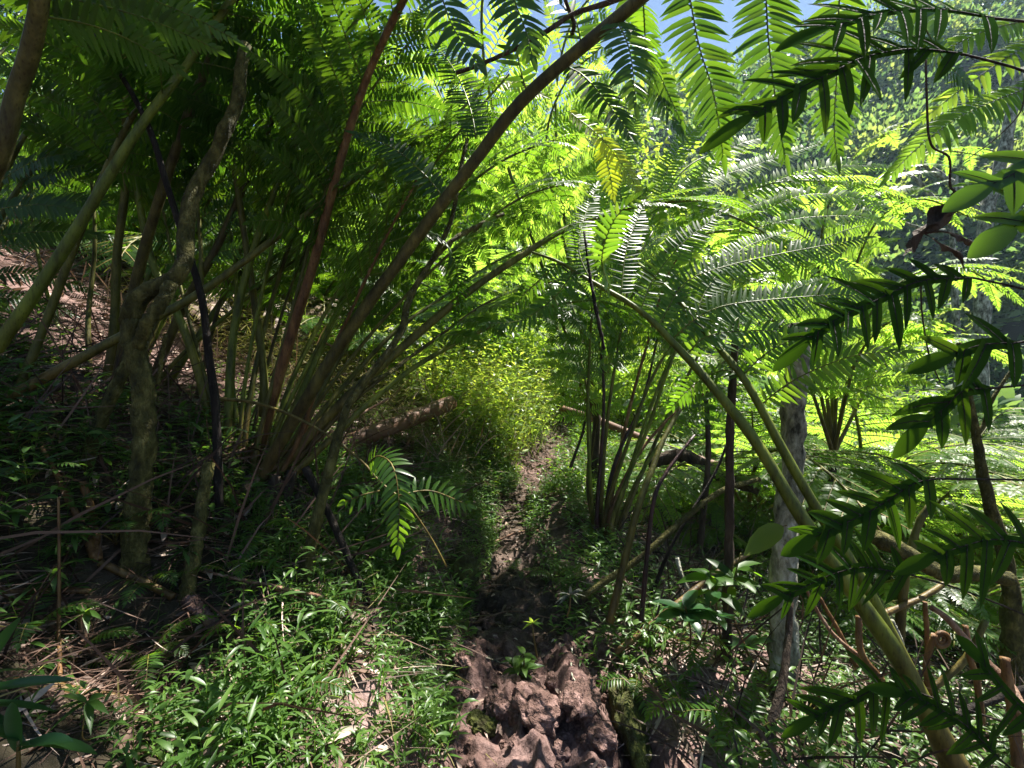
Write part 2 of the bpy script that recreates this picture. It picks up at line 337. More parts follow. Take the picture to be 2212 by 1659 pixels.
for key, lf in (('mid_g', 'fern'), ('light_g', 'fern_light'), ('deep_g', 'fern_deep')):
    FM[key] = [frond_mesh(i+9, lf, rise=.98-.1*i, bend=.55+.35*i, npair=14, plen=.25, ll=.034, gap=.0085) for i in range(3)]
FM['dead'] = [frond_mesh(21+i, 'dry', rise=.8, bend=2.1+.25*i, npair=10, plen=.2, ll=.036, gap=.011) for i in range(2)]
def small_frond(seed, leaf):
    t = np.linspace(0, 1, 20); ang = math.radians(68)*(1-t)+math.radians(-25-12*seed)*t
    P = np.cumsum(np.stack([np.cos(ang), .1*np.sin(t*3+seed), np.sin(ang)], 1), axis=0)/20; P -= P[0]
    mb = MB(); mb.tube(P, np.linspace(.009, .004, 20), 5, 1); pinna(mb, P[5:], np.cross(np.array([0, 1., 0]), np.array([1., 0, .2]))*-1, .2, .052, LANCE, .72, .18, .14, .006)
    o = mb.build('frond', [leaf, 'stipe_green']); me = o.data; bpy.data.objects.remove(o); return me
for key, lf in (('mid', 'fern'), ('light', 'fern_light'), ('deep', 'fern_deep')): FM['small_'+key] = [small_frond(i, lf) for i in range(3)]
def fern(loc, size, nf, key, label, group, name='fern', rz=None, tilt=0.):
    root = thing(name, loc, label, 'fern', group)
    for i in range(nf):
        o = bpy.data.objects.new('frond', random.choice(FM[key])); COL.objects.link(o); o.parent = root
        s = size*random.uniform(.75, 1.1); o.scale = (s, s, s)
        o.rotation_euler = (random.uniform(-.12, .12), random.uniform(-.35, .2)+tilt, (rz or 0)+i*2.39996+random.uniform(-.2, .2))
    if size > 1:
        for i in range(random.choice((1, 2, 2, 3))):
            o = bpy.data.objects.new('dead_frond', random.choice(FM['dead'])); COL.objects.link(o); o.parent = root; s = size*random.uniform(.6, .9); o.scale = (s, s, s); o.rotation_euler = (random.uniform(-.3, .3), random.uniform(-.1, .3), random.uniform(0, 6.28))
    return root

# ---------------------------------------------------------------- setting: ground, sky, sun, camera
def ground():
    def axis(lo, a, b, hi, st, g=1.16):
        m = list(np.arange(a, b, st)); s = st
        while m[-1] < hi: s = min(s*g, 3.0); m.append(m[-1]+s)
        s = st
        while m[0] > lo: s = min(s*g, 3.0); m.insert(0, m[0]-s)
        return np.array(m)
    X = axis(-90, -2.6, 2.8, 110, .034); Y = axis(-25, 1.2, 6.5, 130, .034)
    X = np.r_[X[X < -.75], np.arange(-.74, 1.0, .012), X[X > 1.0]]; Y = np.r_[Y[Y < 1.4], np.arange(1.41, 3.4, .013), Y[Y > 3.4]]
    gx, gy = np.meshgrid(X, Y); z = height(gx, gy); V = np.stack([gx, gy, z], -1).reshape(-1, 3)
    nx, ny = len(X), len(Y); i = np.arange(ny-1)[:, None]*nx; j = np.arange(nx-1)[None]
    F = np.stack([i+j, i+j+1, i+nx+j+1, i+nx+j], -1).reshape(-1, 4)
    d = np.abs(gx-trail_x(gy))
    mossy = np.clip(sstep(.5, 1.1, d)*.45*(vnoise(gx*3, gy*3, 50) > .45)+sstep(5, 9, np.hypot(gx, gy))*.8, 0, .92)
    left = (gx < -2.2) & (gy < 9); mossy = np.where(left, mossy*.15, mossy); mossy = np.where(np.hypot(gx, gy) > 13, 1, mossy); hum = sstep(.5, .9, -(gx-trail_x(gy)))*(1-sstep(2.7, 3.3, gy))*sstep(.32, .5, vnoise(gx*2.3, gy*2.3, 61)+.18); mossy = np.maximum(mossy, .85*hum); shade_litter = (1-sstep(.3, .6, d))*sstep(2.5, 2.9, gy)*(1-sstep(5.2, 6, gy)); mossy = np.maximum(mossy, .6*shade_litter)  # mossy also carries humus, and shade and litter painted into the trail gully
    fc = V[F].mean(1); dd = fc[:, 0]-trail_x(fc[:, 1]); on = (np.abs(dd+tshift(fc[:, 0], fc[:, 1])+.12*fbm(fc[:, 0]*1.7, fc[:, 1]*1.7, 3, 5)) < .36) & (fc[:, 1] > .8) & (fc[:, 1] < 10)
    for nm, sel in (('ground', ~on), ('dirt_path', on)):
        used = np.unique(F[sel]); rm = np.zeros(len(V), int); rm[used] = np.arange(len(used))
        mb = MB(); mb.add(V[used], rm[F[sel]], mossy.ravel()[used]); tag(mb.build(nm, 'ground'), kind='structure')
ground()
w = bpy.data.worlds.new('World'); S.world = w; w.use_nodes = True
SUN_AZ, SUN_EL = 50, 62
sky = w.node_tree.nodes.new('ShaderNodeTexSky'); sky.sky_type = 'NISHITA'; sky.sun_disc = False
sky.sun_elevation = math.radians(SUN_EL); sky.sun_rotation = math.radians(SUN_AZ); sky.ozone_density = 3; sky.dust_density = .2
bg = w.node_tree.nodes['Background']; bg.inputs[1].default_value = .04; w.node_tree.links.new(sky.outputs[0], bg.inputs[0])
sl = bpy.data.lights.new('sun', 'SUN'); sl.energy = 5; sl.angle = math.radians(.5); sl.color = (1, .95, .86)
so = bpy.data.objects.new('sun', sl); COL.objects.link(so)
az, el = math.radians(SUN_AZ), math.radians(SUN_EL)
so.rotation_euler = (math.pi/2-el, 0, -az+math.pi)
import mathutils
so.rotation_euler = mathutils.Vector((math.sin(az)*math.cos(el), math.cos(az)*math.cos(el), math.sin(el))).to_track_quat('Z', 'Y').to_euler()
cam = bpy.data.cameras.new('camera'); co = bpy.data.objects.new('camera', cam); COL.objects.link(co); S.camera = co
co.location = (0, 0, CAMZ); co.rotation_euler = (math.pi/2, 0, 0); cam.sensor_width = 36; cam.lens = 36*FPX/2212; cam.clip_end = 500; cam.clip_start = .02
S.view_settings.view_transform = 'Standard'; S.view_settings.look = 'None'; S.view_settings.exposure = 2.05

# ---------------------------------------------------------------- big fern beside the trail, on the left bank
A = thing('giant_fern', at(560, 1065, 2.75), 'giant fern fanning thick brown and green stalks from the bank left of the trail', 'fern', 'giant ferns around the trail')
a1, P1 = frond(A, pix([(531, 1085, 2.75), (640, 900, 2.65), (752, 719, 2.55), (910, 500, 2.4), (1030, 342, 2.28), (1140, 205, 2.15), (1380, 0, 1.95), (1560, -150, 1.8), (1700, -230, 1.7)]), .032, .023, 'stipe_brown', 'fern_deep', bare=True, label='thickest dark brown stalk rising to the upper right')
for pts, ll in [([(1028, 300, 2.3), (1020, 250, 2.35), (1000, 190, 2.45), (960, 120, 2.6), (900, 70, 2.8)], .12),
                ([(1135, 190, 2.15), (1120, 130, 2.1), (1118, 60, 2.0), (1105, -10, 1.9)], .12),
                ([(1255, 90, 2.05), (1240, 40, 2.05), (1180, -20, 2.0)], .12),
                ([(900, 500, 2.42), (960, 520, 2.6), (990, 600, 2.8), (985, 690, 3.0)], .09),
                ([(960, 430, 2.35), (920, 380, 2.3), (850, 320, 2.3), (770, 290, 2.3)], .11),
                ([(1222, 143, 2.1), (1262, 165, 2.05), (1310, 220, 2.0), (1362, 290, 1.95)], .105),
                ([(1331, 44, 2.0), (1350, 80, 1.9), (1364, 130, 1.85), (1374, 225, 1.8)], .12),
                ([(1389, 0, 1.95), (1400, 150, 2.3), (1430, 222, 2.35), (1475, 290, 2.4)], .11)]:
    px_pinna(a1, A, pts, ll, .026, leaf='fern_deep', droop=.15)
for pts, ll in [([(940, -60, 1.9), (962, 17, 1.85), (985, 70, 1.8), (1034, 140, 1.75)], .11), ([(1090, -60, 1.8), (1113, 7, 1.75), (1133, 58, 1.72), (1150, 120, 1.7)], .115)]:
    px_pinna(a1, A, pts, ll, .032, leaf='fern_deep', droop=.25, wid=.72)
frond(A, pix([(575, 1055, 2.8), (680, 930, 2.85), (830, 785, 2.9), (1000, 640, 3.0), (1130, 550, 3.1), (1240, 487, 3.2), (1400, 440, 3.4), (1580, 430, 3.7)]), .032, .008, 'stipe_olive', 'fern', .56, 11, .62, .085, .021, True, droop=.3)
frond(A, pix([(546, 1020, 2.95), (590, 856, 2.9), (640, 690, 2.85), (683, 549, 2.8), (740, 330, 2.7), (800, 150, 2.55), (900, -50, 2.3), (1000, -180, 2.1)]), .032, .014, 'stipe_rust', 'fern_deep', .42, 10, .8, .11, .024)
frond(A, pix([(488, 1035, 2.9), (494, 881, 2.9), (506, 710, 2.95), (545, 548, 3.0), (600, 395, 3.0), (666, 240, 3.0), (740, 90, 2.9), (830, -40, 2.8)]), .026, .01, 'stipe_green', 'fern', .5, 9, .7, .1, .022, label='bright green upright stalk')
frond(A, pix([(572, 900, 3.1), (567, 780, 3.1), (536, 560, 3.1), (495, 300, 3.0), (457, 150, 2.9), (430, 0, 2.7), (420, -120, 2.5)]), .024, .01, 'stipe_olive', 'fern_deep', .55, 9, .7, .1, .022)
frond(A, pix([(610, 1045, 2.75), (740, 925, 2.85), (791, 876, 2.9), (900, 790, 3.05), (1051, 709, 3.3), (1160, 668, 3.5), (1290, 650, 3.7), (1400, 690, 3.9)]), .02, .006, 'stipe_green', 'fern', .62, 9, .5, .08, .02, droop=.5)
frond(A, pix([(560, 1050, 2.85), (650, 850, 3.0), (740, 650, 3.2), (800, 540, 3.4), (880, 400, 3.5), (950, 290, 3.5), (1050, 180, 3.5)]), .022, .008, 'stipe_green', 'fern', .5, 10, .7, .09, .021)
frond(A, pix([(600, 1010, 3.0), (720, 860, 3.3), (850, 720, 3.6), (960, 640, 3.9), (1080, 560, 4.2), (1180, 520, 4.5)]), .02, .006, 'stipe_olive', 'fern', .45, 10, .65, .085, .021)

for k, (pts, st, lf, r) in enumerate([([(505, 1060, 2.85), (470, 900, 2.95), (440, 700, 3.05), (430, 480, 3.1), (400, 260, 3.1), (350, 90, 3.0)], 'stipe_olive', 'fern_deep', .018), ([(520, 1060, 2.9), (540, 860, 3.0), (590, 640, 3.2), (670, 420, 3.3), (770, 270, 3.3), (890, 170, 3.3)], 'stipe_olive', 'fern', .017),
        ([(545, 1060, 2.9), (600, 850, 3.1), (640, 700, 3.2), (690, 480, 3.3), (720, 260, 3.2), (730, 60, 3.0)], 'stipe_green', 'fern', .019), ([(585, 1050, 2.85), (690, 850, 2.95), (800, 660, 3.1), (940, 470, 3.2), (1080, 350, 3.3), (1230, 290, 3.4)], 'stipe_olive', 'fern', .018),
        ([(600, 1045, 2.8), (760, 870, 2.9), (930, 740, 3.1), (1080, 640, 3.3), (1230, 600, 3.6)], 'stipe_brown', 'fern', .014), ([(530, 1050, 3.0), (500, 800, 3.2), (510, 600, 3.4), (480, 400, 3.5), (440, 250, 3.5)], 'stipe_green', 'fern', .017),
        ([(560, 1040, 3.0), (640, 800, 3.3), (760, 580, 3.6), (860, 450, 3.8), (1000, 380, 4.0)], 'stipe_green', 'fern', .018), ([(590, 1050, 2.75), (640, 960, 2.75), (700, 800, 2.75), (820, 540, 2.7), (900, 390, 2.65)], 'stipe_rust', 'fern_deep', .014)]):
    frond(A, pix(pts), r, .006, st, lf, .5, 10, .7, .09, .022)
for pts, st, r in [([(540, 1060, 2.8), (570, 900, 2.85), (640, 640, 2.9), (700, 420, 2.9), (800, 200, 2.8), (930, 40, 2.6)], 'stipe_olive', .013), ([(550, 1060, 2.85), (620, 880, 2.9), (720, 690, 2.95), (850, 480, 2.9), (980, 300, 2.8), (1100, 160, 2.7)], 'stipe_green', .013), ([(515, 1060, 2.9), (525, 860, 2.95), (560, 660, 3.0), (610, 460, 3.0), (690, 260, 3.0), (800, 90, 2.9)], 'stipe_green', .012),
        ([(500, 1060, 2.9), (455, 860, 3.0), (395, 640, 3.1), (350, 440, 3.1), (330, 240, 3.0), (320, 60, 2.9)], 'stipe_olive', .013), ([(570, 1050, 2.8), (680, 880, 2.85), (820, 700, 2.9), (980, 540, 3.0), (1120, 430, 3.1), (1250, 390, 3.3)], 'stipe_olive', .012), ([(525, 1060, 3.0), (580, 780, 3.2), (660, 540, 3.3), (760, 380, 3.4)], 'stipe_brown', .012)]:
    frond(A, pix(pts), r, .005, st, 'fern_deep', .6, 9, .6, .085, .02)
ao = np.array(A.location); mb = MB()
for k in range(26):
    a = k*2.4; q = ao+[.17*math.cos(a)*(k/26)**.5, .15*math.sin(a)*(k/26)**.5, -.16+.05*random.random()]; mb.tube(curve([q, q+[.05*math.cos(a), .05*math.sin(a), .1], q+[.1*math.cos(a), .1*math.sin(a), .17+.1*random.random()]], 8), np.linspace(.05, .026, 8), 9, rough=.25)
mb.build('root_crown', 'bark', A, ao)
# ---------------------------------------------------------------- ferns on the left slope
B = thing('giant_fern', at(250, 905, 3.0), 'giant fern on the left slope with upright stalks behind the forked mossy tree', 'fern', 'giant ferns around the trail')
frond(B, pix([(222, 880, 3.0), (246, 719, 3.0), (253, 549, 2.95), (270, 410, 2.9), (271, 239, 2.8), (273, 120, 2.7), (260, -40, 2.5)]), .027, .012, 'stipe_olive', 'fern_deep', .55, 9, .75, .1, .022)
frond(B, pix([(238, 900, 2.95), (262, 780, 2.9), (285, 650, 2.85), (310, 545, 2.8), (351, 410, 2.7), (410, 239, 2.6), (505, 0, 2.4), (590, -130, 2.2)]), .03, .016, 'stipe_brown', 'fern_deep', .6, 8, .8, .11, .024)
frond(B, pix([(455, 900, 3.05), (410, 746, 3.0), (368, 644, 3.0), (324, 549, 3.0), (283, 324, 2.9), (268, 180, 2.8), (250, 20, 2.6), (200, -120, 2.4)]), .025, .01, 'stipe_green', 'fern_deep', .58, 8, .75, .1, .022)
frond(B, pix([(320, 850, 3.2), (393, 668, 3.15), (461, 549, 3.1), (512, 437, 3.1), (560, 324, 3.0), (608, 212, 2.9), (680, 60, 2.8), (760, -60, 2.7)]), .027, .011, 'stipe_brown', 'fern_deep', .55, 9, .75, .1, .022)
frond(B, pix([(330, 880, 3.3), (420, 740, 3.4), (500, 620, 3.5), (600, 480, 3.6), (700, 360, 3.6), (820, 250, 3.6)]), .024, .008, 'stipe_green', 'fern', .5, 9, .7, .09, .021)
Cc = thing('giant_fern', at(-170, 960, 2.1), 'giant fern at the left edge sending long stalks diagonally across the slope', 'fern', 'giant ferns around the trail')
frond(Cc, pix([(-170, 960, 2.1), (0, 868, 2.2), (283, 715, 2.4), (420, 640, 2.5), (546, 551, 2.6), (740, 405, 2.8), (863, 328, 2.9), (980, 270, 3.0), (1090, 250, 3.1)]), .024, .008, 'stipe_olive', 'fern_deep', .62, 9, .6, .09, .021, label='long low olive stalk crossing in front of the others')
frond(Cc, pix([(-150, 950, 2.1), (0, 742, 2.15), (132, 549, 2.2), (290, 293, 2.25), (393, 154, 2.3), (440, 85, 2.3), (540, -50, 2.3), (640, -140, 2.3)]), .028, .012, 'stipe_green', 'fern_deep', .62, 7, .75, .105, .023)
frond(Cc, pix([(-60, 1000, 2.4), (27, 867, 2.45), (99, 697, 2.5), (154, 550, 2.5), (236, 351, 2.5), (307, 222, 2.5), (430, 110, 2.5), (560, 40, 2.5)]), .021, .009, 'stipe_olive', 'fern_deep', .58, 9, .7, .1, .022)
for pts in [[(-160, 960, 2.3), (-60, 600, 2.6), (60, 380, 2.9), (200, 250, 3.1), (360, 200, 3.2), (520, 220, 3.3)], [(-140, 960, 2.2), (-40, 500, 2.6), (80, 250, 2.8), (220, 120, 2.9), (400, 60, 3.0), (560, 80, 3.0)], [(-150, 950, 2.3), (-90, 700, 2.9), (0, 500, 3.3), (110, 380, 3.6), (250, 330, 3.8), (380, 350, 3.9)]]:
    frond(Cc, pix(pts), .02, .006, 'stipe_olive', 'fern_deep', .35, 11, .8, .11, .023)
for pts in [[(250, 890, 3.1), (320, 600, 3.2), (420, 380, 3.3), (560, 240, 3.4), (720, 180, 3.5), (880, 200, 3.6)], [(260, 890, 3.2), (380, 640, 3.5), (520, 450, 3.8), (650, 380, 4.0), (780, 390, 4.2)]]:
    frond(B, pix(pts), .02, .006, 'stipe_green', 'fern_deep', .4, 11, .75, .105, .023)
for pts, st, r in [([(200, 880, 3.1), (190, 700, 3.2), (205, 520, 3.3), (190, 330, 3.3), (150, 170, 3.2)], 'stipe_olive', .016), ([(280, 890, 3.1), (330, 720, 3.2), (420, 520, 3.3), (480, 330, 3.3), (500, 150, 3.2)], 'stipe_olive', .018), ([(300, 880, 3.2), (380, 780, 3.2), (480, 690, 3.3), (600, 590, 3.4), (720, 500, 3.5)], 'stipe_green', .016),
        ([(210, 880, 3.2), (130, 720, 3.4), (80, 540, 3.5), (70, 350, 3.5), (100, 200, 3.5)], 'stipe_green', .016), ([(420, 880, 3.3), (480, 640, 3.4), (560, 460, 3.5), (640, 330, 3.5)], 'stipe_brown', .015)]:
    frond(B, pix(pts), r, .006, st, 'fern_deep', .55, 9, .7, .1, .023)
D_ = thing('giant_fern', at(-220, 900, 1.5), 'giant fern close at the left edge with one thick brown hairy stalk', 'fern', 'giant ferns around the trail')
frond(D_, pix([(-220, 900, 1.5), (-80, 520, 1.4), (0, 331, 1.35), (34, 205, 1.33), (68, 102, 1.3), (92, -40, 1.25), (110, -200, 1.25), (150, -330, 1.3)]), .026, .016, 'stipe_brown', 'fern_deep', .72, 8, .6, .08, .018)
frond(D_, pix([(-250, 880, 1.9), (-200, 500, 2.4), (-100, 240, 2.8), (20, 100, 3.2), (180, 40, 3.5), (340, 50, 3.7)]), .02, .006, 'stipe_olive', 'fern_deep', .4, 13, .7, .085, .019)

# ---------------------------------------------------------------- ferns on the right of the trail
F_ = thing('giant_fern', at(2068, 1670, 1.9), 'giant fern at bottom right with two thick green stalks leaning left over the trail', 'fern', 'giant ferns around the trail')
f1, _ = frond(F_, pix([(2075, 1680, 1.9), (2007, 1547, 1.92), (1938, 1417, 1.95), (1846, 1284, 2.0), (1720, 1100, 2.1), (1631, 952, 2.2), (1528, 822, 2.32), (1460, 747, 2.4), (1379, 668, 2.5), (1276, 607, 2.6), (1208, 566, 2.7), (1150, 545, 2.8)]), .038, .006, 'stipe_green', 'fern', bare=True)
f2, _ = frond(F_, pix([(2060, 1640, 2.05), (1938, 1400, 2.08), (1863, 1257, 2.1), (1765, 1100, 2.15), (1699, 986, 2.2), (1641, 877, 2.25), (1603, 812, 2.3), (1569, 771, 2.35), (1500, 690, 2.5), (1440, 620, 2.7), (1380, 570, 2.9)]), .03, .008, 'stipe_green', 'fern', bare=True)
for pts, ll in [([(1341, 640, 2.55), (1345, 600, 2.6), (1355, 530, 2.7), (1390, 440, 2.9)], .075),
                ([(1382, 675, 2.5), (1413, 600, 2.55), (1480, 520, 2.6), (1560, 460, 2.7)], .08),
                ([(1420, 708, 2.45), (1481, 610, 2.5), (1580, 572, 2.5), (1700, 545, 2.5), (1865, 515, 2.5)], .095),
                ([(1450, 735, 2.42), (1500, 690, 2.4), (1562, 661, 2.38), (1665, 647, 2.35), (1801, 637, 2.3), (1894, 640, 2.3)], .095),
                ([(1482, 768, 2.4), (1528, 726, 2.35), (1630, 714, 2.3), (1716, 722, 2.25), (1780, 745, 2.2)], .085),
                ([(1276, 607, 2.6), (1250, 540, 2.7), (1262, 470, 2.9), (1290, 400, 3.1)], .075),
                ([(1300, 618, 2.6), (1292, 680, 2.6), (1302, 740, 2.6), (1308, 760, 2.6)], .03),
                ([(1208, 566, 2.7), (1170, 600, 2.7), (1120, 650, 2.75), (1080, 720, 2.8)], .065),
                ([(1240, 585, 2.65), (1200, 640, 2.6), (1130, 690, 2.6), (1050, 700, 2.6)], .07),
                ([(1320, 630, 2.58), (1300, 560, 2.4), (1330, 470, 2.3), (1400, 410, 2.2)], .08)]:
    px_pinna(f1, F_, pts, ll*1.3, .0255, leaf='fern', droop=.12, wid=.74)
for pts, ll in [([(1641, 877, 2.25), (1700, 830, 2.2), (1780, 790, 2.1), (1860, 765, 2.0), (1950, 760, 1.9)], .08),
                ([(1603, 812, 2.3), (1660, 760, 2.25), (1740, 725, 2.2), (1850, 715, 2.15)], .085),
                ([(1603, 812, 2.3), (1560, 800, 2.4), (1500, 830, 2.5), (1450, 880, 2.6)], .07),
                ([(1560, 760, 2.35), (1590, 690, 2.5), (1680, 640, 2.7), (1780, 600, 2.9)], .085),
                ([(1500, 690, 2.5), (1530, 620, 2.6), (1600, 540, 2.8), (1700, 500, 3.0)], .085)]:
    px_pinna(f2, F_, pts, ll*1.3, .026, leaf='fern', droop=.15, wid=.74)
E = thing('giant_fern', gp(1310, 1180), 'giant fern right of the trail with a tight bundle of thin upright stalks', 'fern', 'giant ferns around the trail')
ey = float(E.location[1])
for pts, st, lf in [([(1290, 1180, 0), (1290, 1095, 0), (1304, 890, .05), (1297, 754, .1), (1270, 640, .2), (1200, 560, .3)], 'purple', 'fern'),
                ([(1303, 1185, 0), (1311, 1095, 0), (1362, 941, .0), (1406, 822, .1), (1458, 736, .2), (1540, 640, .3), (1640, 590, .5)], 'stipe_olive', 'fern'),
                ([(1310, 1190, -.05), (1331, 1095, -.05), (1400, 924, 0), (1447, 788, 0), (1500, 680, .1), (1570, 610, .2), (1680, 580, .3)], 'stipe_green', 'fern'),
                ([(1310, 1195, -.05), (1317, 1112, 0), (1362, 1010, .1), (1420, 930, .2), (1500, 860, .4), (1600, 830, .6)], 'stipe_rust', 'fern'),
                ([(1295, 1190, .1), (1270, 1060, .2), (1275, 930, .3), (1260, 800, .5), (1220, 710, .7)], 'stipe_olive', 'fern_light'),
                ([(1315, 1190, .1), (1370, 1050, .2), (1437, 941, .3), (1520, 820, .5), (1620, 740, .7)], 'stipe_green', 'fern'),
                ([(1300, 1180, .05), (1325, 1010, .1), (1390, 860, .3), (1430, 700, .5), (1500, 560, .7)], 'purple', 'fern_light')]+[([(1285+k*9, 1190, .1-.05*(k % 3)), (1275+k*26, 1040, .05*k), (1270+k*44, 890, .12*k), (1275+k*62, 740, .2*k), (1285+k*80, 590, .3*k), (1310+k*100, 500, .45*k)], ('stipe_green', 'stipe_olive', 'stipe_rust')[k % 3], 'fern') for k in range(5)]:
    frond(E, pix([(a, b, ey+c) for a, b, c in pts]), .017, .006, st, lf, .55, 9, .5, .075, .02, T=LEAF_S)
# overhead fern whose long leafy branches hang into the top right
G = thing('giant_fern', (4.7, 3.4, gz(4.7, 3.4)), 'tall fern whose leafy branches hang against the blue sky at upper right', 'fern', 'giant ferns around the trail')
g1, _ = frond(G, [(4.7, 3.4, gz(4.7, 3.4)), (4.3, 3.1, 1.2), (3.8, 2.75, 2.8), (2.9, 2.35, 3.75), (1.7, 2.05, 3.85), (.9, 2.0, 3.75)], .035, .012, 'stipe_brown', bare=True)
for pts, ll, g in [([(1475, -90, 1.9), (1491, 0, 1.9), (1511, 102, 1.9), (1539, 191, 1.92), (1554, 273, 1.95), (1562, 335, 2.0)], .15, .025),
                ([(1650, -100, 1.85), (1655, 0, 1.85), (1660, 85, 1.85), (1672, 188, 1.88), (1685, 280, 1.9), (1696, 335, 1.95)], .165, .025),
                ([(1825, -90, 1.9), (1812, 17, 1.95), (1808, 154, 2.0), (1802, 273, 2.05), (1808, 335, 2.1)], .15, .025),
                ([(1340, -60, 2.1), (1380, 60, 2.2), (1420, 150, 2.3), (1470, 260, 2.4)], .1, .024),
                ([(1950, -80, 2.0), (1990, 40, 2.1), (2040, 130, 2.2), (2110, 200, 2.3)], .11, .026)]:
    px_pinna(g1, G, pts, ll, g, leaf='fern_deep', droop=.06, tone=.15, wid=1.02, nv=(0, -.98, .15))
# sunlit ferns behind
H = thing('giant_fern', at(1290, 900, 5.0), 'sunlit yellow green fern arching right in the middle behind the leaning stalks', 'fern', 'giant ferns around the trail')
h1, _ = frond(H, pix([(1290, 900, 5.0), (1310, 700, 4.7), (1350, 540, 4.3), (1400, 465, 4.1), (1460, 444, 4.0), (1545, 454, 3.9), (1638, 495, 3.8), (1700, 540, 3.7)]), .022, .006, 'stipe_green', bare=True)
for pts, ll in [([(1562, 458, 3.9), (1665, 396, 3.8), (1802, 359, 3.8), (1938, 362, 3.8)], .15), ([(1597, 478, 3.85), (1716, 427, 3.8), (1802, 420, 3.75), (1904, 444, 3.7)], .15),
                ([(1630, 492, 3.8), (1740, 470, 3.75), (1860, 468, 3.7), (1930, 490, 3.7)], .13), ([(1680, 525, 3.7), (1760, 540, 3.6), (1840, 590, 3.6), (1880, 650, 3.6)], .13),
                ([(1480, 447, 4.0), (1530, 360, 4.1), (1600, 310, 4.2), (1700, 290, 4.3)], .14), ([(1420, 455, 4.1), (1440, 370, 4.2), (1490, 290, 4.3), (1560, 240, 4.4)], .14),
                ([(1520, 455, 3.9), (1500, 520, 3.9), (1490, 600, 3.9), (1500, 660, 3.9)], .12), ([(1600, 480, 3.85), (1590, 550, 3.8), (1600, 620, 3.8), (1620, 660, 3.8)], .12),
                ([(1370, 500, 4.2), (1340, 420, 4.2), (1350, 330, 4.3), (1386, 222, 4.5)], .14), ([(1330, 580, 4.4), (1300, 480, 4.4), (1290, 380, 4.5), (1310, 290, 4.6)], .14)]:
    px_pinna(h1, H, pts, ll, .034, leaf='fern_light', droop=.1, tone=.1, T=LEAF_S)
for pts, pl in [([(1290, 900, 5.0), (1180, 600, 4.8), (1080, 300, 4.5), (1040, 50, 4.2), (1080, -150, 3.9), (1190, -260, 3.6)], 1.2), ([(1290, 900, 5.2), (1230, 550, 5.2), (1200, 250, 5.0), (1230, 60, 4.8), (1310, -40, 4.6)], 1.0), ([(1280, 900, 6.3), (1160, 600, 6.6), (1010, 330, 6.8), (920, 130, 6.8), (880, 0, 6.6)], 1.0)]:
    frond(H, pix(pts), .022, .008, 'stipe_green', 'fern_light', .38, 11, pl, .16, .036, T=LEAF_S)
for pts in [[(1228, 240, 3.6), (1290, 290, 3.6), (1340, 350, 3.6), (1400, 440, 3.7)], [(1300, 290, 3.6), (1310, 340, 3.6), (1320, 390, 3.6), (1325, 420, 3.6)], [(1045, 180, 3.6), (1100, 180, 3.6), (1170, 205, 3.6)]]:
    px_pinna(h1, H, pts, .12, .032, leaf='yellow', droop=.1, label='yellowing leafy branch')
for pts in [[(1470, 440, 4.0), (1500, 400, 4.2), (1620, 360, 4.4), (1800, 300, 4.6)], [(1700, 540, 3.7), (1760, 600, 3.7), (1830, 680, 3.7)], [(1560, 458, 3.9), (1640, 440, 4.2), (1760, 400, 4.4), (1900, 400, 4.5)], [(1640, 500, 3.8), (1700, 590, 3.9), (1780, 660, 4.0)]]:
    px_pinna(h1, H, pts, .14, .034, leaf='fern_light', droop=.1, tone=.1, T=LEAF_S)
for pts in [[(1290, 900, 5.0), (1330, 720, 4.8), (1420, 560, 4.5), (1550, 500, 4.3), (1700, 520, 4.1), (1850, 580, 4.0)], [(1290, 900, 5.0), (1350, 680, 5.0), (1480, 500, 4.9), (1650, 400, 4.8), (1850, 400, 4.7), (2000, 450, 4.6)]]:
    frond(H, pix(pts), .02, .006, 'stipe_green', 'fern_light', .3, 12, .9, .13, .032, T=LEAF_S)
for pts in [[(1290, 900, 5.0), (1250, 650, 4.8), (1200, 450, 4.6), (1180, 300, 4.4), (1220, 180, 4.2), (1300, 100, 4.0)], [(1285, 900, 5.0), (1200, 700, 5.0), (1120, 500, 5.0), (1060, 380, 5.0), (980, 330, 5.0)],
            [(1290, 900, 5.0), (1340, 650, 5.2), (1420, 450, 5.4), (1500, 350, 5.6), (1620, 320, 5.8)], [(1290, 900, 5.0), (1250, 700, 5.4), (1180, 560, 5.8), (1100, 480, 6.2)]]:
    frond(H, pix(pts), .02, .006, 'stipe_green', 'fern_light', .35, 11, .85, .13, .03, T=LEAF_S)
K = thing('giant_fern', at(1800, 980, 5.4), 'tall sunlit fern spreading its crown in front of the hillside at right', 'fern', 'giant ferns around the trail')
for pts in [[(1800, 980, 5.4), (1820, 700, 5.2), (1880, 500, 5.0), (1980, 430, 4.8), (2100, 470, 4.6)], [(1800, 980, 5.4), (1860, 720, 5.3), (1960, 600, 5.2), (2080, 580, 5.1), (2180, 640, 5.0)], [(1800, 980, 5.4), (1770, 680, 5.3), (1780, 480, 5.2), (1850, 330, 5.1), (1980, 260, 5.0)], [(1800, 980, 5.4), (1740, 720, 5.4), (1660, 560, 5.4), (1560, 480, 5.4), (1450, 470, 5.4)],
            [(1800, 980, 5.4), (1850, 780, 5.0), (1930, 690, 4.6), (2010, 690, 4.3)], [(1800, 980, 5.4), (1800, 640, 5.8), (1860, 430, 6.2), (2000, 330, 6.6), (2150, 340, 6.9)], [(1800, 980, 5.4), (1720, 760, 5.1), (1640, 670, 4.9), (1560, 660, 4.7)], [(1800, 980, 5.4), (1900, 800, 5.5), (2010, 730, 5.6), (2140, 760, 5.7)]]:
    frond(K, pix(pts), .02, .006, 'stipe_olive', 'fern_light', .32, 13, .78, .12, .029, T=LEAF_S)
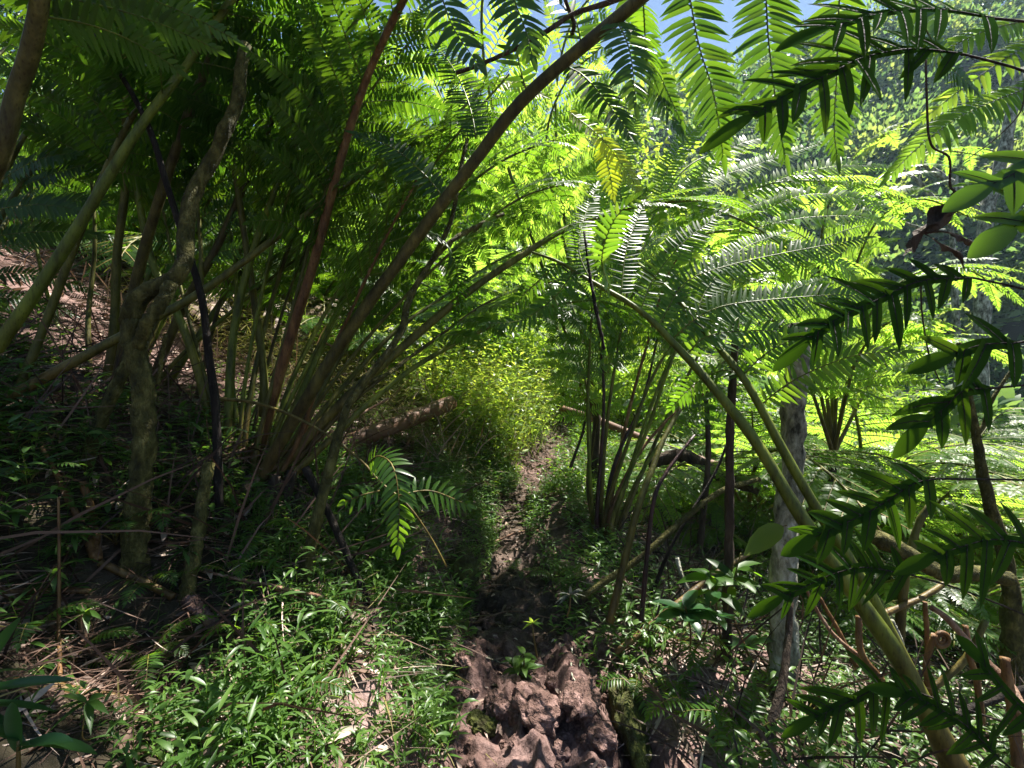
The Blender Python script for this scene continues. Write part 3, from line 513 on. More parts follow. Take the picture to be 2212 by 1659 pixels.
I_ = thing('giant_fern', at(2620, 1200, 3.6), 'sunlit fern reaching in from the right edge below the spotted leaves', 'fern', 'giant ferns around the trail')
i1, _ = frond(I_, [at(2620, 1200, 3.6), at(2640, 800, 3.4), at(2560, 350, 3.2), at(2440, 120, 3.0), at(2300, 10, 2.9), at(2150, -60, 2.8)], .028, .008, 'stipe_olive', bare=True)
for pts, ll in [([(2290, 165, 2.9), (2130, 225, 2.9), (2041, 273, 2.9), (1970, 330, 2.95), (1921, 380, 3.0)], .15), ([(2320, 60, 2.9), (2200, 110, 2.9), (2080, 190, 3.0), (1990, 260, 3.1)], .14),
                ([(2380, 330, 3.1), (2250, 360, 3.1), (2160, 390, 3.1), (2080, 400, 3.1)], .13), ([(2240, 40, 2.9), (2120, 70, 2.9), (2000, 130, 3.0)], .13)]:
    px_pinna(i1, I_, pts, ll, .03, leaf='fern_light', droop=.25, tone=-.05)
for rt in (A, B, Cc, D_, E, F_, G, H, I_, K):
    o = np.array(rt.location); g0 = gz(o[0], o[1])
    if o[2]-g0 > .04:
        mb = MB(); mb.tube(curve([[o[0]+.03, o[1], g0-.15], [o[0]-.02, o[1], (o[2]+g0)/2], o+[0, 0, .06]], 14), np.linspace(.06, .04, 14), 12, rough=.25); mb.build('trunk', 'bark', rt, o)
# ---------------------------------------------------------------- trunks, fallen stalks, pipes
def stick(name, pts, r0, r1, mat, label, cat, group=None, world=False, rough=.12, n=9, m=28, swell=0., root=None):
    P = curve(pts if world else pix(pts), m); w = np.linspace(0, 1, m)
    mb = MB(); rr = (r0+(r1-r0)*w)*(1+swell*np.exp(-w/.07)); mb.tube(P, rr, n, rough=rough)
    if root: return mb.build(name, mat, root, np.array(root.location))
    b = P[0]; o = mb.build(name, mat, None, b); o.location = b
    return tag(o, label, cat, group)
KS = [1.0]
def tree(pts, r0, r1, mat, label, branches=(), name='small_tree', cat='tree', rough=.2, **kw):
    k = KS[0] = float(np.clip(gp(*pts[0][:2])[1]/pts[0][2], .72, 1.15)) if pts[0][2] < 3.9 else 1.0
    sc = lambda q: [(a, b_, y*k) for a, b_, y in q]
    pts = [(pts[0][0], pts[0][1]+60, pts[0][2])]+list(pts); pts = sc(pts); r0 *= k; r1 *= k; branches = [(sc(b_), q0*k, q1*k, nm) for b_, q0, q1, nm in branches]
    P = pix(pts); root = thing(name, P[0], label, cat)
    stick('trunk', pts, r0, r1, mat, None, None, root=root, rough=rough, m=40, n=11, swell=kw.get('swell', .4))
    for b, q0, q1, nm in branches: stick(nm, b, q0, q1, mat, None, None, root=root, rough=rough)
    return root
tree([(290, 1230, 2.35), (297, 1100, 2.38), (311, 958, 2.4), (307, 822, 2.42), (287, 736, 2.42), (285, 690, 2.42)], .056, .05, 'moss',
     'gnarled mossy tree with a bent fork and cracked trunk left of the big fern',
     [([(285, 700, 2.42), (292, 655, 2.42), (325, 622, 2.44), (365, 608, 2.46), (398, 568, 2.5), (400, 505, 2.55), (420, 410, 2.6), (461, 341, 2.65), (485, 283, 2.65), (512, 222, 2.7), (523, 140, 2.7), (530, 95, 2.7)], .048, .03, 'branch'),
      ([(290, 770, 2.42), (318, 700, 2.38), (350, 650, 2.4), (372, 612, 2.44)], .03, .034, 'branch'),
      ([(340, 830, 2.5), (350, 770, 2.5), (358, 720, 2.5)], .012, .009, 'branch')])
tree([(184, 1010, 2.6), (219, 907, 2.65), (270, 795, 2.7), (300, 740, 2.72)], .04, .03, 'moss', 'short leaning mossy stem just left of the gnarled forked tree', name='leaning_stem')
tree([(658, 1250, 2.5), (668, 1190, 2.5), (690, 1103, 2.5), (740, 907, 2.6), (780, 833, 2.65), (850, 745, 2.75), (872, 700, 2.8), (880, 655, 2.85), (910, 597, 2.9), (934, 562, 2.95), (976, 472, 3.0), (990, 387, 3.0), (1010, 300, 3.1)], .03, .011, 'moss',
     'slim crooked pale tree leaning right behind the big fern stalks', [([(934, 562, 2.95), (970, 525, 3.0), (1022, 493, 3.1), (1088, 462, 3.2)], .018, .012, 'branch'), ([(780, 833, 2.65), (850, 800, 2.9), (900, 760, 3.1)], .013, .008, 'branch')])
t3 = tree([(404, 1300, 2.1), (406, 1270, 2.1), (420, 1195, 2.15), (430, 1144, 2.2), (440, 1061, 2.25), (452, 1000, 2.3)], .034, .024, 'moss', 'thin mossy stem standing on a knotted root left of the grass', name='mossy_stem', swell=1.0)
stick('root', [(a, b_, y*KS[0]) for a, b_, y in [(400, 1290, 2.1), (425, 1312, 2.05), (448, 1335, 2.0), (470, 1362, 1.97)]], .03, .02, 'rock', None, None, root=t3)
tree([(1692, 1480, 3.2), (1692, 1400, 3.2), (1692, 1298, 3.2), (1699, 1127, 3.2), (1713, 1010, 3.2), (1713, 890, 3.2), (1723, 788, 3.2), (1727, 720, 3.2), (1729, 700, 3.2)], .09, .066, 'lichen',
     'pale lichen covered trunk behind the two leaning green stalks', name='lichen_tree')
tree([(2190, 1500, 3.2), (2186, 1400, 3.2), (2184, 1298, 3.2), (2160, 1161, 3.2), (2130, 1061, 3.2), (2109, 941, 3.2), (2095, 866, 3.2), (2085, 800, 3.2), (2070, 740, 3.2)], .068, .012, 'moss',
     'mossy green trunk near the right edge with one side branch', [([(2105, 945, 3.2), (2125, 920, 3.2), (2140, 870, 3.2), (2190, 790, 3.2)], .016, .008, 'branch')])
tree([(1569, 1440, 3.5), (1572, 1300, 3.5), (1576, 1109, 3.5), (1576, 958, 3.5), (1583, 822, 3.5), (1590, 690, 3.6)], .04, .024, 'bark', 'dark rough trunk left of the pale lichen trunk', name='dark_tree')
tree([(1505, 1280, 4.2), (1512, 1180, 4.2), (1520, 1100, 4.2), (1530, 980, 4.2), (1525, 860, 4.3)], .035, .02, 'bark', 'thin dark trunk in shade between the stalk bundle and the dark rough trunk', name='dark_tree')
tree([(2105, 1210, 12), (2120, 700, 12), (2130, 480, 12), (2150, 400, 12), (2177, 290, 12), (2200, 150, 12)], .22, .12, 'lichen', 'distant pale forked trunk on the hillside at upper right', [([(2130, 470, 12), (2060, 400, 12.3), (1960, 330, 12.5)], .12, .06, 'branch'), ([(2150, 400, 12), (2240, 300, 12)], .1, .06, 'branch')], name='hillside_tree')
tree([(2075, 1180, 11), (2068, 800, 11), (2060, 560, 11), (2050, 480, 11), (2010, 420, 11), (1970, 380, 11)], .13, .04, 'lichen', 'bare grey twiggy tree below the hanging dead leaf', [([(2050, 500, 11), (1980, 490, 11.2), (1930, 470, 11.2)], .05, .02, 'branch'), ([(2020, 430, 11), (1960, 440, 11), (1900, 420, 11)], .05, .02, 'branch'), ([(2040, 470, 11), (2060, 420, 11), (2070, 370, 11)], .05, .02, 'branch'), ([(1990, 400, 11), (1985, 360, 11), (1960, 330, 11)], .03, .012, 'branch')], name='bare_tree')
dead = 'dead stalks standing or leaning'
stick('dead_stalk', [(474, 1120, 2.25), (467, 891, 2.3), (454, 788, 2.3), (437, 652, 2.3), (417, 577, 2.3), (393, 505, 2.3), (358, 393, 2.3), (328, 290, 2.3), (273, 181, 2.3), (191, 55, 2.25), (150, -30, 2.2)], .021, .011, 'dead', 'long black dead stalk bending from the bank to the top left corner', 'stalk', dead)
stick('dead_stalk', [(815, 1330, 2.2), (770, 1245, 2.22), (720, 1130, 2.27), (680, 1050, 2.31), (660, 1010, 2.33)], .015, .021, 'dead', 'short black dead stalk with a split top leaning over the grass', 'stalk', dead)
stick('dead_stalk', [(1379, 1420, 2.5), (1389, 1298, 2.55), (1410, 1093, 2.6), (1440, 1020, 2.65), (1500, 940, 2.75)], .016, .009, 'purple', 'straight dark purple stalk standing right of the trail dirt', 'stalk', dead)
stick('dead_stalk', [(1400, 1310, 2.9), (1450, 1180, 2.95), (1540, 1030, 3.05), (1570, 960, 3.1)], .013, .008, 'dead', 'thin black stalk leaning right beside the purple stalk', 'stalk', dead)
stick('green_stalk', [(1317, 1345, 2.6), (1338, 1257, 2.65), (1379, 1093, 2.7), (1410, 1010, 2.8), (1437, 941, 2.9), (1500, 830, 3.1)], .024, .012, 'stipe_olive', 'lone olive green stalk rising from rusty base beside the purple stalk', 'stalk')
stick('fallen_stalk', [(1255, 1290, 2.7), (1338, 1236, 2.75), (1396, 1195, 2.8), (1478, 1120, 2.9), (1560, 1060, 3.0), (1640, 1035, 3.1)], .02, .016, 'moss', 'speckled fallen stalk lying diagonally across the stalk bundle', 'stalk')
stick('fallen_stalk', [(1330, 1410, 2.45), (1400, 1355, 2.5), (1480, 1290, 2.6), (1560, 1230, 2.8), (1680, 1160, 3.2)], .017, .014, 'stipe_brown', 'thick fallen stalk lying behind the glossy fern leaf at right of the dirt', 'stalk')
stick('rusty_pipe', [(640, 1012, 3.45), (754, 958, 3.75), (860, 915, 4.15), (975, 870, 4.7)], .074, .074, 'pipe', 'thick brown round pipe lying across the slope behind the big fern', 'pipe', rough=.0, n=28, m=12)
mb = MB(); mb.tube(curve([at(872, 910, 4.2), at(882, 906, 4.24)], 4), .079, 28)
ring = mb.build('joint_ring', 'pipe', bpy.data.objects['rusty_pipe'], np.array(bpy.data.objects['rusty_pipe'].location))
stick('rusty_pipe', [(1212, 882, 7.2), (1290, 908, 6.8), (1345, 930, 6.5), (1430, 965, 6.1), (1560, 1010, 5.6)], .055, .055, 'pipe', 'brown pipe emerging on the far right side of the sunny trail bend', 'pipe', rough=.02, n=20)
stick('fallen_log', [(1890, 1160, 2.9), (1940, 1185, 2.9), (1990, 1215, 2.9), (2041, 1240, 2.9), (2110, 1238, 2.9), (2180, 1250, 2.9)], .05, .045, 'moss', 'mossy fallen log lying behind the lobed leaves at right', 'log', n=12)
stick('fallen_branch', [(1400, 1000, 5.0), (1480, 985, 4.9), (1560, 1030, 4.8), (1640, 1060, 4.6)], .07, .05, 'bark', 'dark fallen branch behind the stalk bundle', 'branch', n=10, rough=.25)
fs = 'reddish dead stems fallen on the left bank'
for pts, r0, r1, mt, lb in [([(-40, 888, 2.3), (0, 893, 2.3), (130, 918, 2.4), (200, 938, 2.5), (300, 975, 2.7)], .02, .014, 'stipe_rust', 'pinkish brown fallen stem slanting down from the left edge'),
        ([(90, 965, 2.0), (120, 1020, 2.0), (150, 1085, 1.95), (175, 1130, 1.95), (205, 1205, 1.9)], .007, .016, 'stipe_rust', 'thin spotted red stem leaning down left of the mossy gnarled tree'),
        ([(126, 1075, 1.7), (128, 1200, 1.65), (127, 1350, 1.6), (130, 1490, 1.55)], .004, .0065, 'stipe_rust', 'thin straight reddish stem standing upright at lower left'),
        ([(-40, 1278, 1.75), (60, 1278, 1.75), (120, 1277, 1.78), (196, 1277, 1.8)], .015, .01, 'stipe_rust', 'horizontal rust brown stem at the left edge'),
        ([(215, 1215, 1.95), (260, 1235, 1.95), (320, 1262, 2.0), (375, 1290, 2.0)], .014, .016, 'stipe_brown', 'dark brown stem sloping down to the mossy stem on the root'),
        ([(178, 1040, 2.0), (196, 1100, 2.0), (205, 1150, 1.95), (212, 1210, 1.9)], .014, .016, 'stipe_rust', 'orange brown peeling stem behind the small toothed leaf'),
        ([(175, 1300, 1.7), (182, 1380, 1.68), (205, 1420, 1.66), (228, 1465, 1.64)], .012, .007, 'dryw', 'short broken pale stem below the small palmate leaves at left'),
        ([(20, 1480, 1.5), (120, 1490, 1.5), (240, 1510, 1.52), (370, 1530, 1.6)], .02, .016, 'stipe_brown', 'broad fallen brown stem lying along the bottom left'),
        ([(270, 1000, 2.45), (480, 985, 2.8), (600, 935, 3.1)], .01, .008, 'dryw', 'straw coloured stem lying behind the gnarled tree'),
        ([(500, 1075, 2.7), (600, 1005, 2.8), (720, 930, 3.0)], .016, .008, 'dryw', 'pale dry stem lying beside the big fern base'),
        ([(560, 1085, 2.7), (660, 1000, 2.8), (740, 920, 2.95), (840, 860, 3.2)], .012, .008, 'dryw', 'pale grey dry stem leaning under the big fern stalks'),
        ([(640, 975, 2.9), (680, 880, 3.0), (725, 765, 3.1), (700, 740, 3.1)], .011, .006, 'stipe_rust', 'curled rust red young stem between the big fern stalks'),
        ([(700, 1290, 2.0), (560, 1260, 2.0), (420, 1230, 2.05)], .009, .006, 'dryw', 'thin reddish stem lying across the dry litter below the big fern'),
        ([(110, 900, 2.4), (180, 860, 2.5), (275, 790, 2.7)], .008, .006, 'dryw', 'grey violet thin stem slanting under the long low olive stalk')]:
    stick('fallen_stalk', [(a, b_, min(y, gp(a, b_, 1.0)[1]-.02)) for a, b_, y in pts], r0, r1, mt, lb, 'stalk', fs)
# crooked bottom-right stems
rs = 'stems tangled in the bottom right corner'
for pts, r0, r1, mt, lb in [([(2000, 1520, 2.6), (2003, 1400, 2.6), (1998, 1300, 2.6)], .013, .011, 'stipe_rust', 'short upright hairy brown stem right of the thick leaning stalks'),
        ([(1960, 1480, 2.5), (1950, 1420, 2.5), (1945, 1385, 2.5), (1925, 1340, 2.5)], .016, .013, 'lichen', 'scaly pale stem curling behind the thick leaning stalks'),
        ([(2120, 1560, 2.4), (2110, 1470, 2.4), (2095, 1420, 2.4), (2085, 1350, 2.45)], .017, .013, 'stipe_rust', 'orange brown stem standing near the corner tangle'),
        ([(2220, 1570, 2.0), (2180, 1480, 2.1), (2120, 1420, 2.2), (2050, 1340, 2.3), (2010, 1310, 2.35)], .022, .014, 'dryw', 'long pinkish broken stem sloping to the right edge'),
        ([(1870, 1560, 2.8), (1990, 1500, 2.8), (2080, 1430, 2.8), (2130, 1340, 2.8)], .022, .017, 'stipe_olive', 'striped olive stem crossing the corner tangle'),
        ([(2000, 1620, 2.5), (2080, 1540, 2.5), (2180, 1500, 2.5), (2240, 1480, 2.5)], .02, .017, 'dead', 'dark ringed stem low in the corner tangle'),
        ([(1860, 1420, 2.7), (1800, 1370, 2.75), (1760, 1310, 2.8), (1740, 1270, 2.8)], .012, .009, 'dryw', 'pale thin stem left of the thick leaning stalks'),
        ([(1850, 1440, 2.75), (1810, 1360, 2.8), (1770, 1290, 2.85)], .014, .01, 'stipe_rust', 'rosy thin stem behind the pale thin stem'),
        ([(1640, 1680, 1.9), (1660, 1590, 1.95), (1690, 1480, 2.05), (1702, 1380, 2.15), (1708, 1300, 2.2)], .024, .013, 'bark', 'dark crooked stem in front of the pale lichen trunk'),
        ([(1940, 1440, 3.0), (1945, 1340, 3.0), (1960, 1220, 3.0), (1985, 1130, 3.0), (2010, 1090, 3.0)], .03, .02, 'stipe_olive', 'yellow green stem standing behind the mossy fallen log'),
        ([(1900, 1330, 2.9), (2010, 1280, 3.0), (2100, 1210, 3.1)], .02, .015, 'stipe_olive', 'olive stem leaning right under the fallen log'),
        ([(1905, 1470, 2.6), (1860, 1410, 2.6), (1855, 1330, 2.65)], .02, .016, 'stipe_rust', 'reddish stem behind the left side of the leaning stalks'),
        ([(2200, 1660, 2.0), (2190, 1560, 2.05), (2170, 1420, 2.1)], .024, .018, 'stipe_rust', 'deep red brown stem at the corner below the mossy trunk'),
        ([(1570, 1300, 2.7), (1610, 1400, 2.6), (1660, 1500, 2.5), (1680, 1620, 2.4)], .008, .008, 'stipe_olive', 'thin green stem bending down left of the crooked stem'),
        ([(1462, 1205, 2.9), (1475, 1250, 2.85), (1502, 1300, 2.8)], .014, .012, 'lichen', 'bright silvery short stem beside the broad leaf sapling'),
        ([(1240, 990, 4.6), (1262, 920, 4.6), (1270, 850, 4.7), (1280, 760, 4.8)], .014, .008, 'bark', 'dark thin sapling stem at the trail bend'),
        ([(1232, 1010, 4.5), (1250, 960, 4.5), (1262, 930, 4.5)], .016, .012, 'bark', 'short dark stump like stem at the trail bend')]:
    stick('tangled_stalk', pts, r0, r1, mt, lb, 'stalk', rs)
# fiddlehead
th = np.linspace(0, 4.2*math.pi, 50); c0 = at(2035, 1380, 2.5)
sp = np.stack([c0[0]+.048*(1-th/16)*np.cos(th+2.6), c0[1]+.01*th/13, c0[2]+.048*(1-th/16)*np.sin(th+2.6)], 1)
mb = MB(); mb.tube(np.vstack([curve([at(2015, 1500, 2.55), at(2000, 1440, 2.52), sp[0]], 10), sp[1:]]), np.linspace(.016, .007, 59), 8)
o = mb.build('fiddlehead', 'stipe_rust', None, c0); o.location = c0; tag(o, 'coiled brown fern fiddlehead in the bottom right tangle', 'fiddlehead')
# twig and vines
stick('twig', [(985, 158, 1.9), (1035, 140, 1.9), (1100, 112, 1.88), (1150, 85, 1.86), (1190, 62, 1.85), (1240, 30, 1.84), (1330, 0, 1.8), (1420, -40, 1.8)], .008, .011, 'bark', 'dark knobbly twig crossing under the thick diagonal stalk at the top', 'twig')
stick('twig', [(1235, 78, 2.08), (1240, 50, 2.0), (1228, 20, 1.9), (1215, -20, 1.85)], .01, .007, 'bark', 'short dark twig joining the knobbly twig to the diagonal stalk', 'twig')
stick('vine', [(2000, 130, 1.1), (2002, 210, 1.1), (2010, 310, 1.1), (2050, 340, 1.12), (2052, 400, 1.15), (2064, 415, 1.15)], .0022, .0025, 'bark', 'thin dark vine hanging down to the curled dead leaf', 'vine')
stick('vine', [(2220, 380, 1.1), (2150, 400, 1.12), (2085, 424, 1.15), (2060, 416, 1.15)], .0018, .0018, 'bark', 'thin dark vine running from the right edge to the curled dead leaf', 'vine')
stick('vine', [(2215, 170, 1.05), (2205, 240, 1.05), (2150, 300, 1.05), (2080, 350, 1.05)], .0016, .001, 'bark', 'fine dark tendril hanging at the upper right edge', 'vine')
stick('vine', [(1989, 607, 1.1), (1992, 680, 1.1), (2008, 770, 1.1), (2032, 828, 1.1)], .0018, .0014, 'bark', 'thin stem dangling below the upper spotted leaf at right', 'vine')
for pp, r, lb in [([(1235, 1405), (1236, 1468), (1262, 1500), (1283, 1533), (1314, 1581)], .005, 'pale crooked twig lying down the right side of the foreground dirt'), ([(1050, 1425), (1085, 1440), (1110, 1436), (1140, 1428)], .005, 'bleached forked twig lying on the sunlit reddish rock'), ([(1020, 1350), (1100, 1330), (1190, 1345)], .006, 'dark root crossing the upper edge of the foreground dirt'), ([(1060, 1180), (1120, 1160), (1200, 1150), (1250, 1120)], .012, 'brown root lying across the shaded trail hollow'), ([(1010, 1290), (1080, 1270), (1150, 1285)], .008, 'thin root in the dark part of the trail')]:
    stick('twig', [tuple(gp(a, b_)+[0, 0, r*1.2+.012*(i_ % 2)]) for i_, (a, b_) in enumerate(pp)], r, r*.5, 'lichen' if 'pale' in lb or 'bleached' in lb else 'dryw', lb, 'twig', world=True, rough=.25)
# hanging black frond tip in the middle
stick('hanging_tendril', [(1262, 500, 2.5), (1275, 600, 2.45), (1290, 680, 2.4), (1306, 755, 2.4)], .006, .009, 'dead', 'blackened withered leaf hanging above the trail bend', 'dead leaf', rough=.5)

# curled dead leaf hanging at right
c = at(2040, 440, 1.15); mb = MB()
for k, (pp, wd) in enumerate([([(2064, 414), (2050, 445), (2020, 480), (1990, 508), (1975, 545)], .021), ([(2066, 418), (2062, 455), (2036, 490), (2004, 500)], .017), ([(1998, 500), (2040, 500), (2085, 515), (2118, 535)], .009), ([(2000, 505), (2030, 525), (2070, 548), (2082, 580)], .007), ([(1996, 505), (1975, 530), (1950, 552)], .008)]):
    P = curve([at(a, b_, 1.15+.012*math.sin(k*2+i_)) for i_, (a, b_) in enumerate(pp)], 22); T = nrm(np.gradient(P, axis=0)); t = np.linspace(0, 1, 22)
    a = .6*k+2.4*t[:, None]; n0 = nrm(np.cross(T, [0, 1., 0])); n1 = np.cross(T, n0); sdv = n0*np.cos(a)+n1*np.sin(a); nb = np.cross(sdv, T)
    w_ = (wd*np.clip(np.sin(np.clip(t*.95+.05, 0, 1)*math.pi), .06, 1)**.6*(1+.35*np.sin(t*23+k)))[:, None]; cv = (.5+.4*np.sin(t*9+k))[:, None]
    rows = np.stack([P-sdv*w_-nb*w_*cv*1.4, P-sdv*w_*.5-nb*w_*.2, P+nb*w_*.2, P+sdv*w_*.5-nb*w_*.3, P+sdv*w_-nb*w_*cv*1.2], 1); ii = np.arange(21)[:, None]*5; jj = np.arange(4)[None]
    mb.add(rows.reshape(-1, 3), np.stack([ii+jj, ii+jj+1, ii+jj+6, ii+jj+5], -1).reshape(-1, 4), np.full(110, .2*k))
o = mb.build('dead_leaf', 'bark', None, c); o.location = c; tag(o, 'curled dark brown dead leaf hanging from vines at right', 'dead leaf')

# ---------------------------------------------------------------- lobed spotted fern leaves close to the camera at right
def lobed(pts, stem_pts, lobes, ll, lw, label, nv=(0, -.93, .35), droop=.12, ends=1.0, mat='spotted', first=.0, up=1.0):
    """pinnatifid leaf: winged midrib with long finger lobes and a tip lobe, on a thin dark stem"""
    P = curve(pix(pts), 30); Lm = length(P); lobes = max(lobes, int(Lm/(lw*1.5))); root = thing('spotted_fern_leaf', P[0], label, 'leaf', 'lobed spotted fern leaves'); o = np.array(root.location)
    mb = MB(); T = nrm(np.gradient(P, axis=0)); nvv = nrm(np.array(nv)); sd = nrm(np.cross(T, nvv)); nn = np.cross(sd, T); u = np.linspace(0, 1, 30)
    wg = (lw*.42*np.clip((u-first)*6, .15, 1))[:, None]; rows = np.stack([P-sd*wg, P, P+sd*wg], 1); i = np.arange(29)[:, None]*3; j = np.arange(2)[None]
    mb.add(rows.reshape(-1, 3), np.stack([i+j, i+j+1, i+j+4, i+j+3], -1).reshape(-1, 4), np.full(90, .4))
    for k in range(lobes):
        f = first+(1-first)*(k+.5)/lobes
        for sg in (-1, 1):
            if random.random() < .05: continue
            f2 = max(first, min(.985, f+(.25/lobes if sg > 0 else -.1/lobes)+random.uniform(-.15, .15)/lobes)); ii = f2*29; q = int(min(28, ii)); fr = ii-q
            p = P[q]*(1-fr)+P[q+1]*fr; t = nrm(T[q]); s_ = sd[q]*sg; a = math.radians(20+24*f+random.uniform(-13, 13))
            D = s_*math.cos(a)+t*math.sin(a)+nn[q]*random.uniform(-.14, .1)
            l = 1.02*ll*(.7+.3*math.sin(min(1, f*2)*1.57))*(1-.45*max(0, f-.5)/.5)*random.uniform(.72, 1.15)*(up if sg < 0 else 1)
            mb.leaves(p-D*lw*.2, D, nn[q]+s_*random.uniform(-.3, .3), l, lw*random.uniform(.62, 1.0), LOBE, .1, droop*(dq := random.uniform(.2, 1.8)), -.08*sg, np.array([random.uniform(.2, .7)]))
            mb.leaves(p+nn[q]*.0012, D, nn[q], l*.93, .0024, BLADE, 0., droop*dq, -.08*sg, np.array([.2]), 1); mb.leaves(p-nn[q]*.0012, D, nn[q], l*.93, .0024, BLADE, 0., droop*dq, -.08*sg, np.array([.2]), 1)
    mb.leaves(P[-1:], T[-1:], nn[-1:], ll*.8*ends, lw*1.1, STRAP, .1, droop, 0., np.array([.45]))
    mb.build('lobed_blade', [mat, 'dead'], root, o)
    q = curve(pix(stem_pts)+[P[0]], 20) if stem_pts else P[:2]
    st = MB(); st.tube(np.vstack([q, P[1:]]), np.r_[np.full(len(q), .0026), np.linspace(.0024, .0008, 29)], 6); st.build('stem', 'dead', root, o)
    return root
lobed([(2075, 116, 1.0), (1972, 106, 1.0), (1870, 123, .98), (1802, 154, .96), (1699, 205, .95), (1624, 250, .95)], [(2300, 200, 1.0), (2212, 154, 1.0), (2140, 132, 1.0)], 8, .16, .03, 'large dark lobed leaf spanning the upper right in front of the sky', nv=(.1, -.9, .4), droop=.1)
lobed([(2150, 40, .95), (2020, 20, .95), (1900, 30, .93), (1790, 60, .92)], [(2350, 60, 1.0), (2250, 50, .97)], 6, .15, .03, 'dark lobed leaf along the top right edge above the large one', nv=(.1, -.85, .5), droop=.15)
lobed([(2102, 600, 1.1), (1989, 607, 1.1), (1887, 651, 1.08), (1802, 692, 1.05), (1745, 735, 1.05)], [(2320, 650, 1.1), (2212, 624, 1.1)], 6, .125, .03, 'dark lobed leaf at mid right pointing down left toward the pale trunk', droop=.08)
lobed([(2024, 1034, 1.1), (1972, 1046, 1.1), (1887, 1100, 1.1), (1802, 1140, 1.1), (1760, 1160, 1.1)], [(2340, 1045, 1.1), (2212, 1037, 1.1)], 4, .125, .036, 'broad dark lobed leaf in front of the mossy fallen log', droop=.06, ends=.9)
lobed([(1972, 1243, 1.2), (1870, 1226, 1.2), (1802, 1239, 1.2), (1733, 1270, 1.2), (1690, 1290, 1.2)], [(2330, 1390, 1.2), (2212, 1328, 1.2), (2080, 1275, 1.2)], 6, .125, .028, 'green lobed leaf lying across the two thick leaning stalks', droop=.1)
lobed([(1972, 1492, 1.2), (1904, 1485, 1.2), (1836, 1515, 1.2), (1760, 1550, 1.2)], [(2330, 1620, 1.2), (2212, 1574, 1.2), (2080, 1530, 1.2)], 4, .12, .028, 'dark lobed leaf low at right across the base of the leaning stalks', droop=.12)
lobed([(2150, 838, 1.0), (2080, 845, 1.0), (2041, 880, 1.0), (2000, 915, 1.0)], [(2330, 820, 1.0), (2212, 832, 1.0)], 3, .12, .032, 'lobed leaf at the right edge above the mossy trunk', droop=.15)
lobed([(2200, 740, .95), (2120, 745, .95), (2060, 765, .95)], [(2360, 700, .95), (2260, 728, .95)], 3, .13, .032, 'lobed leaf touching the right edge between two dark ones', droop=.05)
lobed([(2250, 1180, 1.0), (2150, 1165, 1.0), (2080, 1180, 1.0), (2020, 1200, 1.0)], [(2400, 1230, 1.0), (2300, 1190, 1.0)], 4, .12, .028, 'lobed leaf at the right edge in front of the mossy trunk', droop=.1)
lobed([(2240, 1560, 1.1), (2180, 1500, 1.1), (2120, 1430, 1.1)], [(2400, 1700, 1.1), (2300, 1620, 1.1)], 3, .12, .028, 'lobed leaf in the bottom right corner pointing up', droop=.1)
lobed([(2160, 1640, 1.15), (2090, 1570, 1.15), (2010, 1520, 1.15), (1950, 1500, 1.15)], [(2300, 1760, 1.1), (2230, 1700, 1.12)], 4, .12, .028, 'lobed leaf in the bottom right corner lying over the stalk base', droop=.1)
lobed([(2290, 330, .95), (2220, 360, .95), (2140, 400, .95)], [(2400, 260, .95)], 2, .14, .04, 'broad lit lobed leaf reaching in from the right edge above the dead leaf', droop=.05, mat='fern')
lobed([(2310, 440, .95), (2240, 460, .95), (2190, 490, .95)], [(2400, 400, .95)], 2, .14, .045, 'broad striped lobed leaf at the right edge below the dead leaf', droop=.05, mat='fern')

# ---------------------------------------------------------------- broad leaf saplings and small plants
def plant(name, base, stems, label, cat, leafmat='strap', T=OVAL, group=None, stemmat='stipe_olive', stem_r=.006):
    """stems: list of (tip world point, [(leaf dir, length, width, droop)...])"""
    root = thing(name, base, label, cat, group); o = np.array(root.location); lv = MB(); st = MB()
    for tip, ls in stems:
        b = np.array(base, float); mid = (b+tip)/2+rng.normal(0, .02, 3); P = curve([b, mid, tip], 14)
        st.tube(P, np.linspace(stem_r, stem_r*.5, 14), 6)
        for (D, l, wd, dr, f) in ls:
            k = int(f*13); n0 = UP if abs(nrm(D)[2]) < .8 else np.array([0, -1., .2])
            lv.leaves(P[k], nrm(D), n0+rng.normal(0, .25, 3), l, wd, T, .16, dr, 0.)
    lv.build('foliage', leafmat, root, o); st.build('stem', stemmat, root, o); return root
def rosette(n, l, wd, dr=.5, el=(.1, .8), f=(.85, 1)):
    return [((math.cos(k*2.4), math.sin(k*2.4), random.uniform(*el)), l*random.uniform(.7, 1.1), wd*random.uniform(.8, 1.1), dr*random.uniform(.4, 1.3), random.uniform(*f)) for k in range(n)]
b = gp(1560, 1420)
plant('broad_leaf_sapling', b, [(at(1535, 1235, 2.35), rosette(13, .19, .06, .4, (.0, .7), (.75, 1))), (at(1600, 1195, 2.4), rosette(11, .18, .055, .4, (.0, .7), (.75, 1)))], 'sapling with glossy broad leaves left of the pale lichen trunk', 'plant', 'shrub', OVAL)
plant('broad_leaf_sapling', gp(1490, 1420), [(at(1480, 1310, 2.2), rosette(10, .18, .08, .4, (0, .6), (.8, 1))), (at(1535, 1300, 2.25), rosette(7, .16, .07, .4, (0, .6), (.8, 1)))], 'low sapling with pale shiny leaves beside the purple stalk', 'plant', 'strap', OVAL)
plant('broad_leaf_sapling', at(1275, 1010, 4.6), [(at(1300, 850, 4.6), rosette(6, .42, .12, .2, (.6, 1.6)))], 'bright broad leaf shoot above the far pipe', 'plant', 'shrub_light', OVAL)
plant('broad_leaf_sapling', at(1345, 1000, 4.8), [(at(1350, 880, 4.8), rosette(6, .34, .1, .3, (.4, 1.2)))], 'smaller broad leaf shoot right of the far pipe end', 'plant', 'shrub', OVAL)
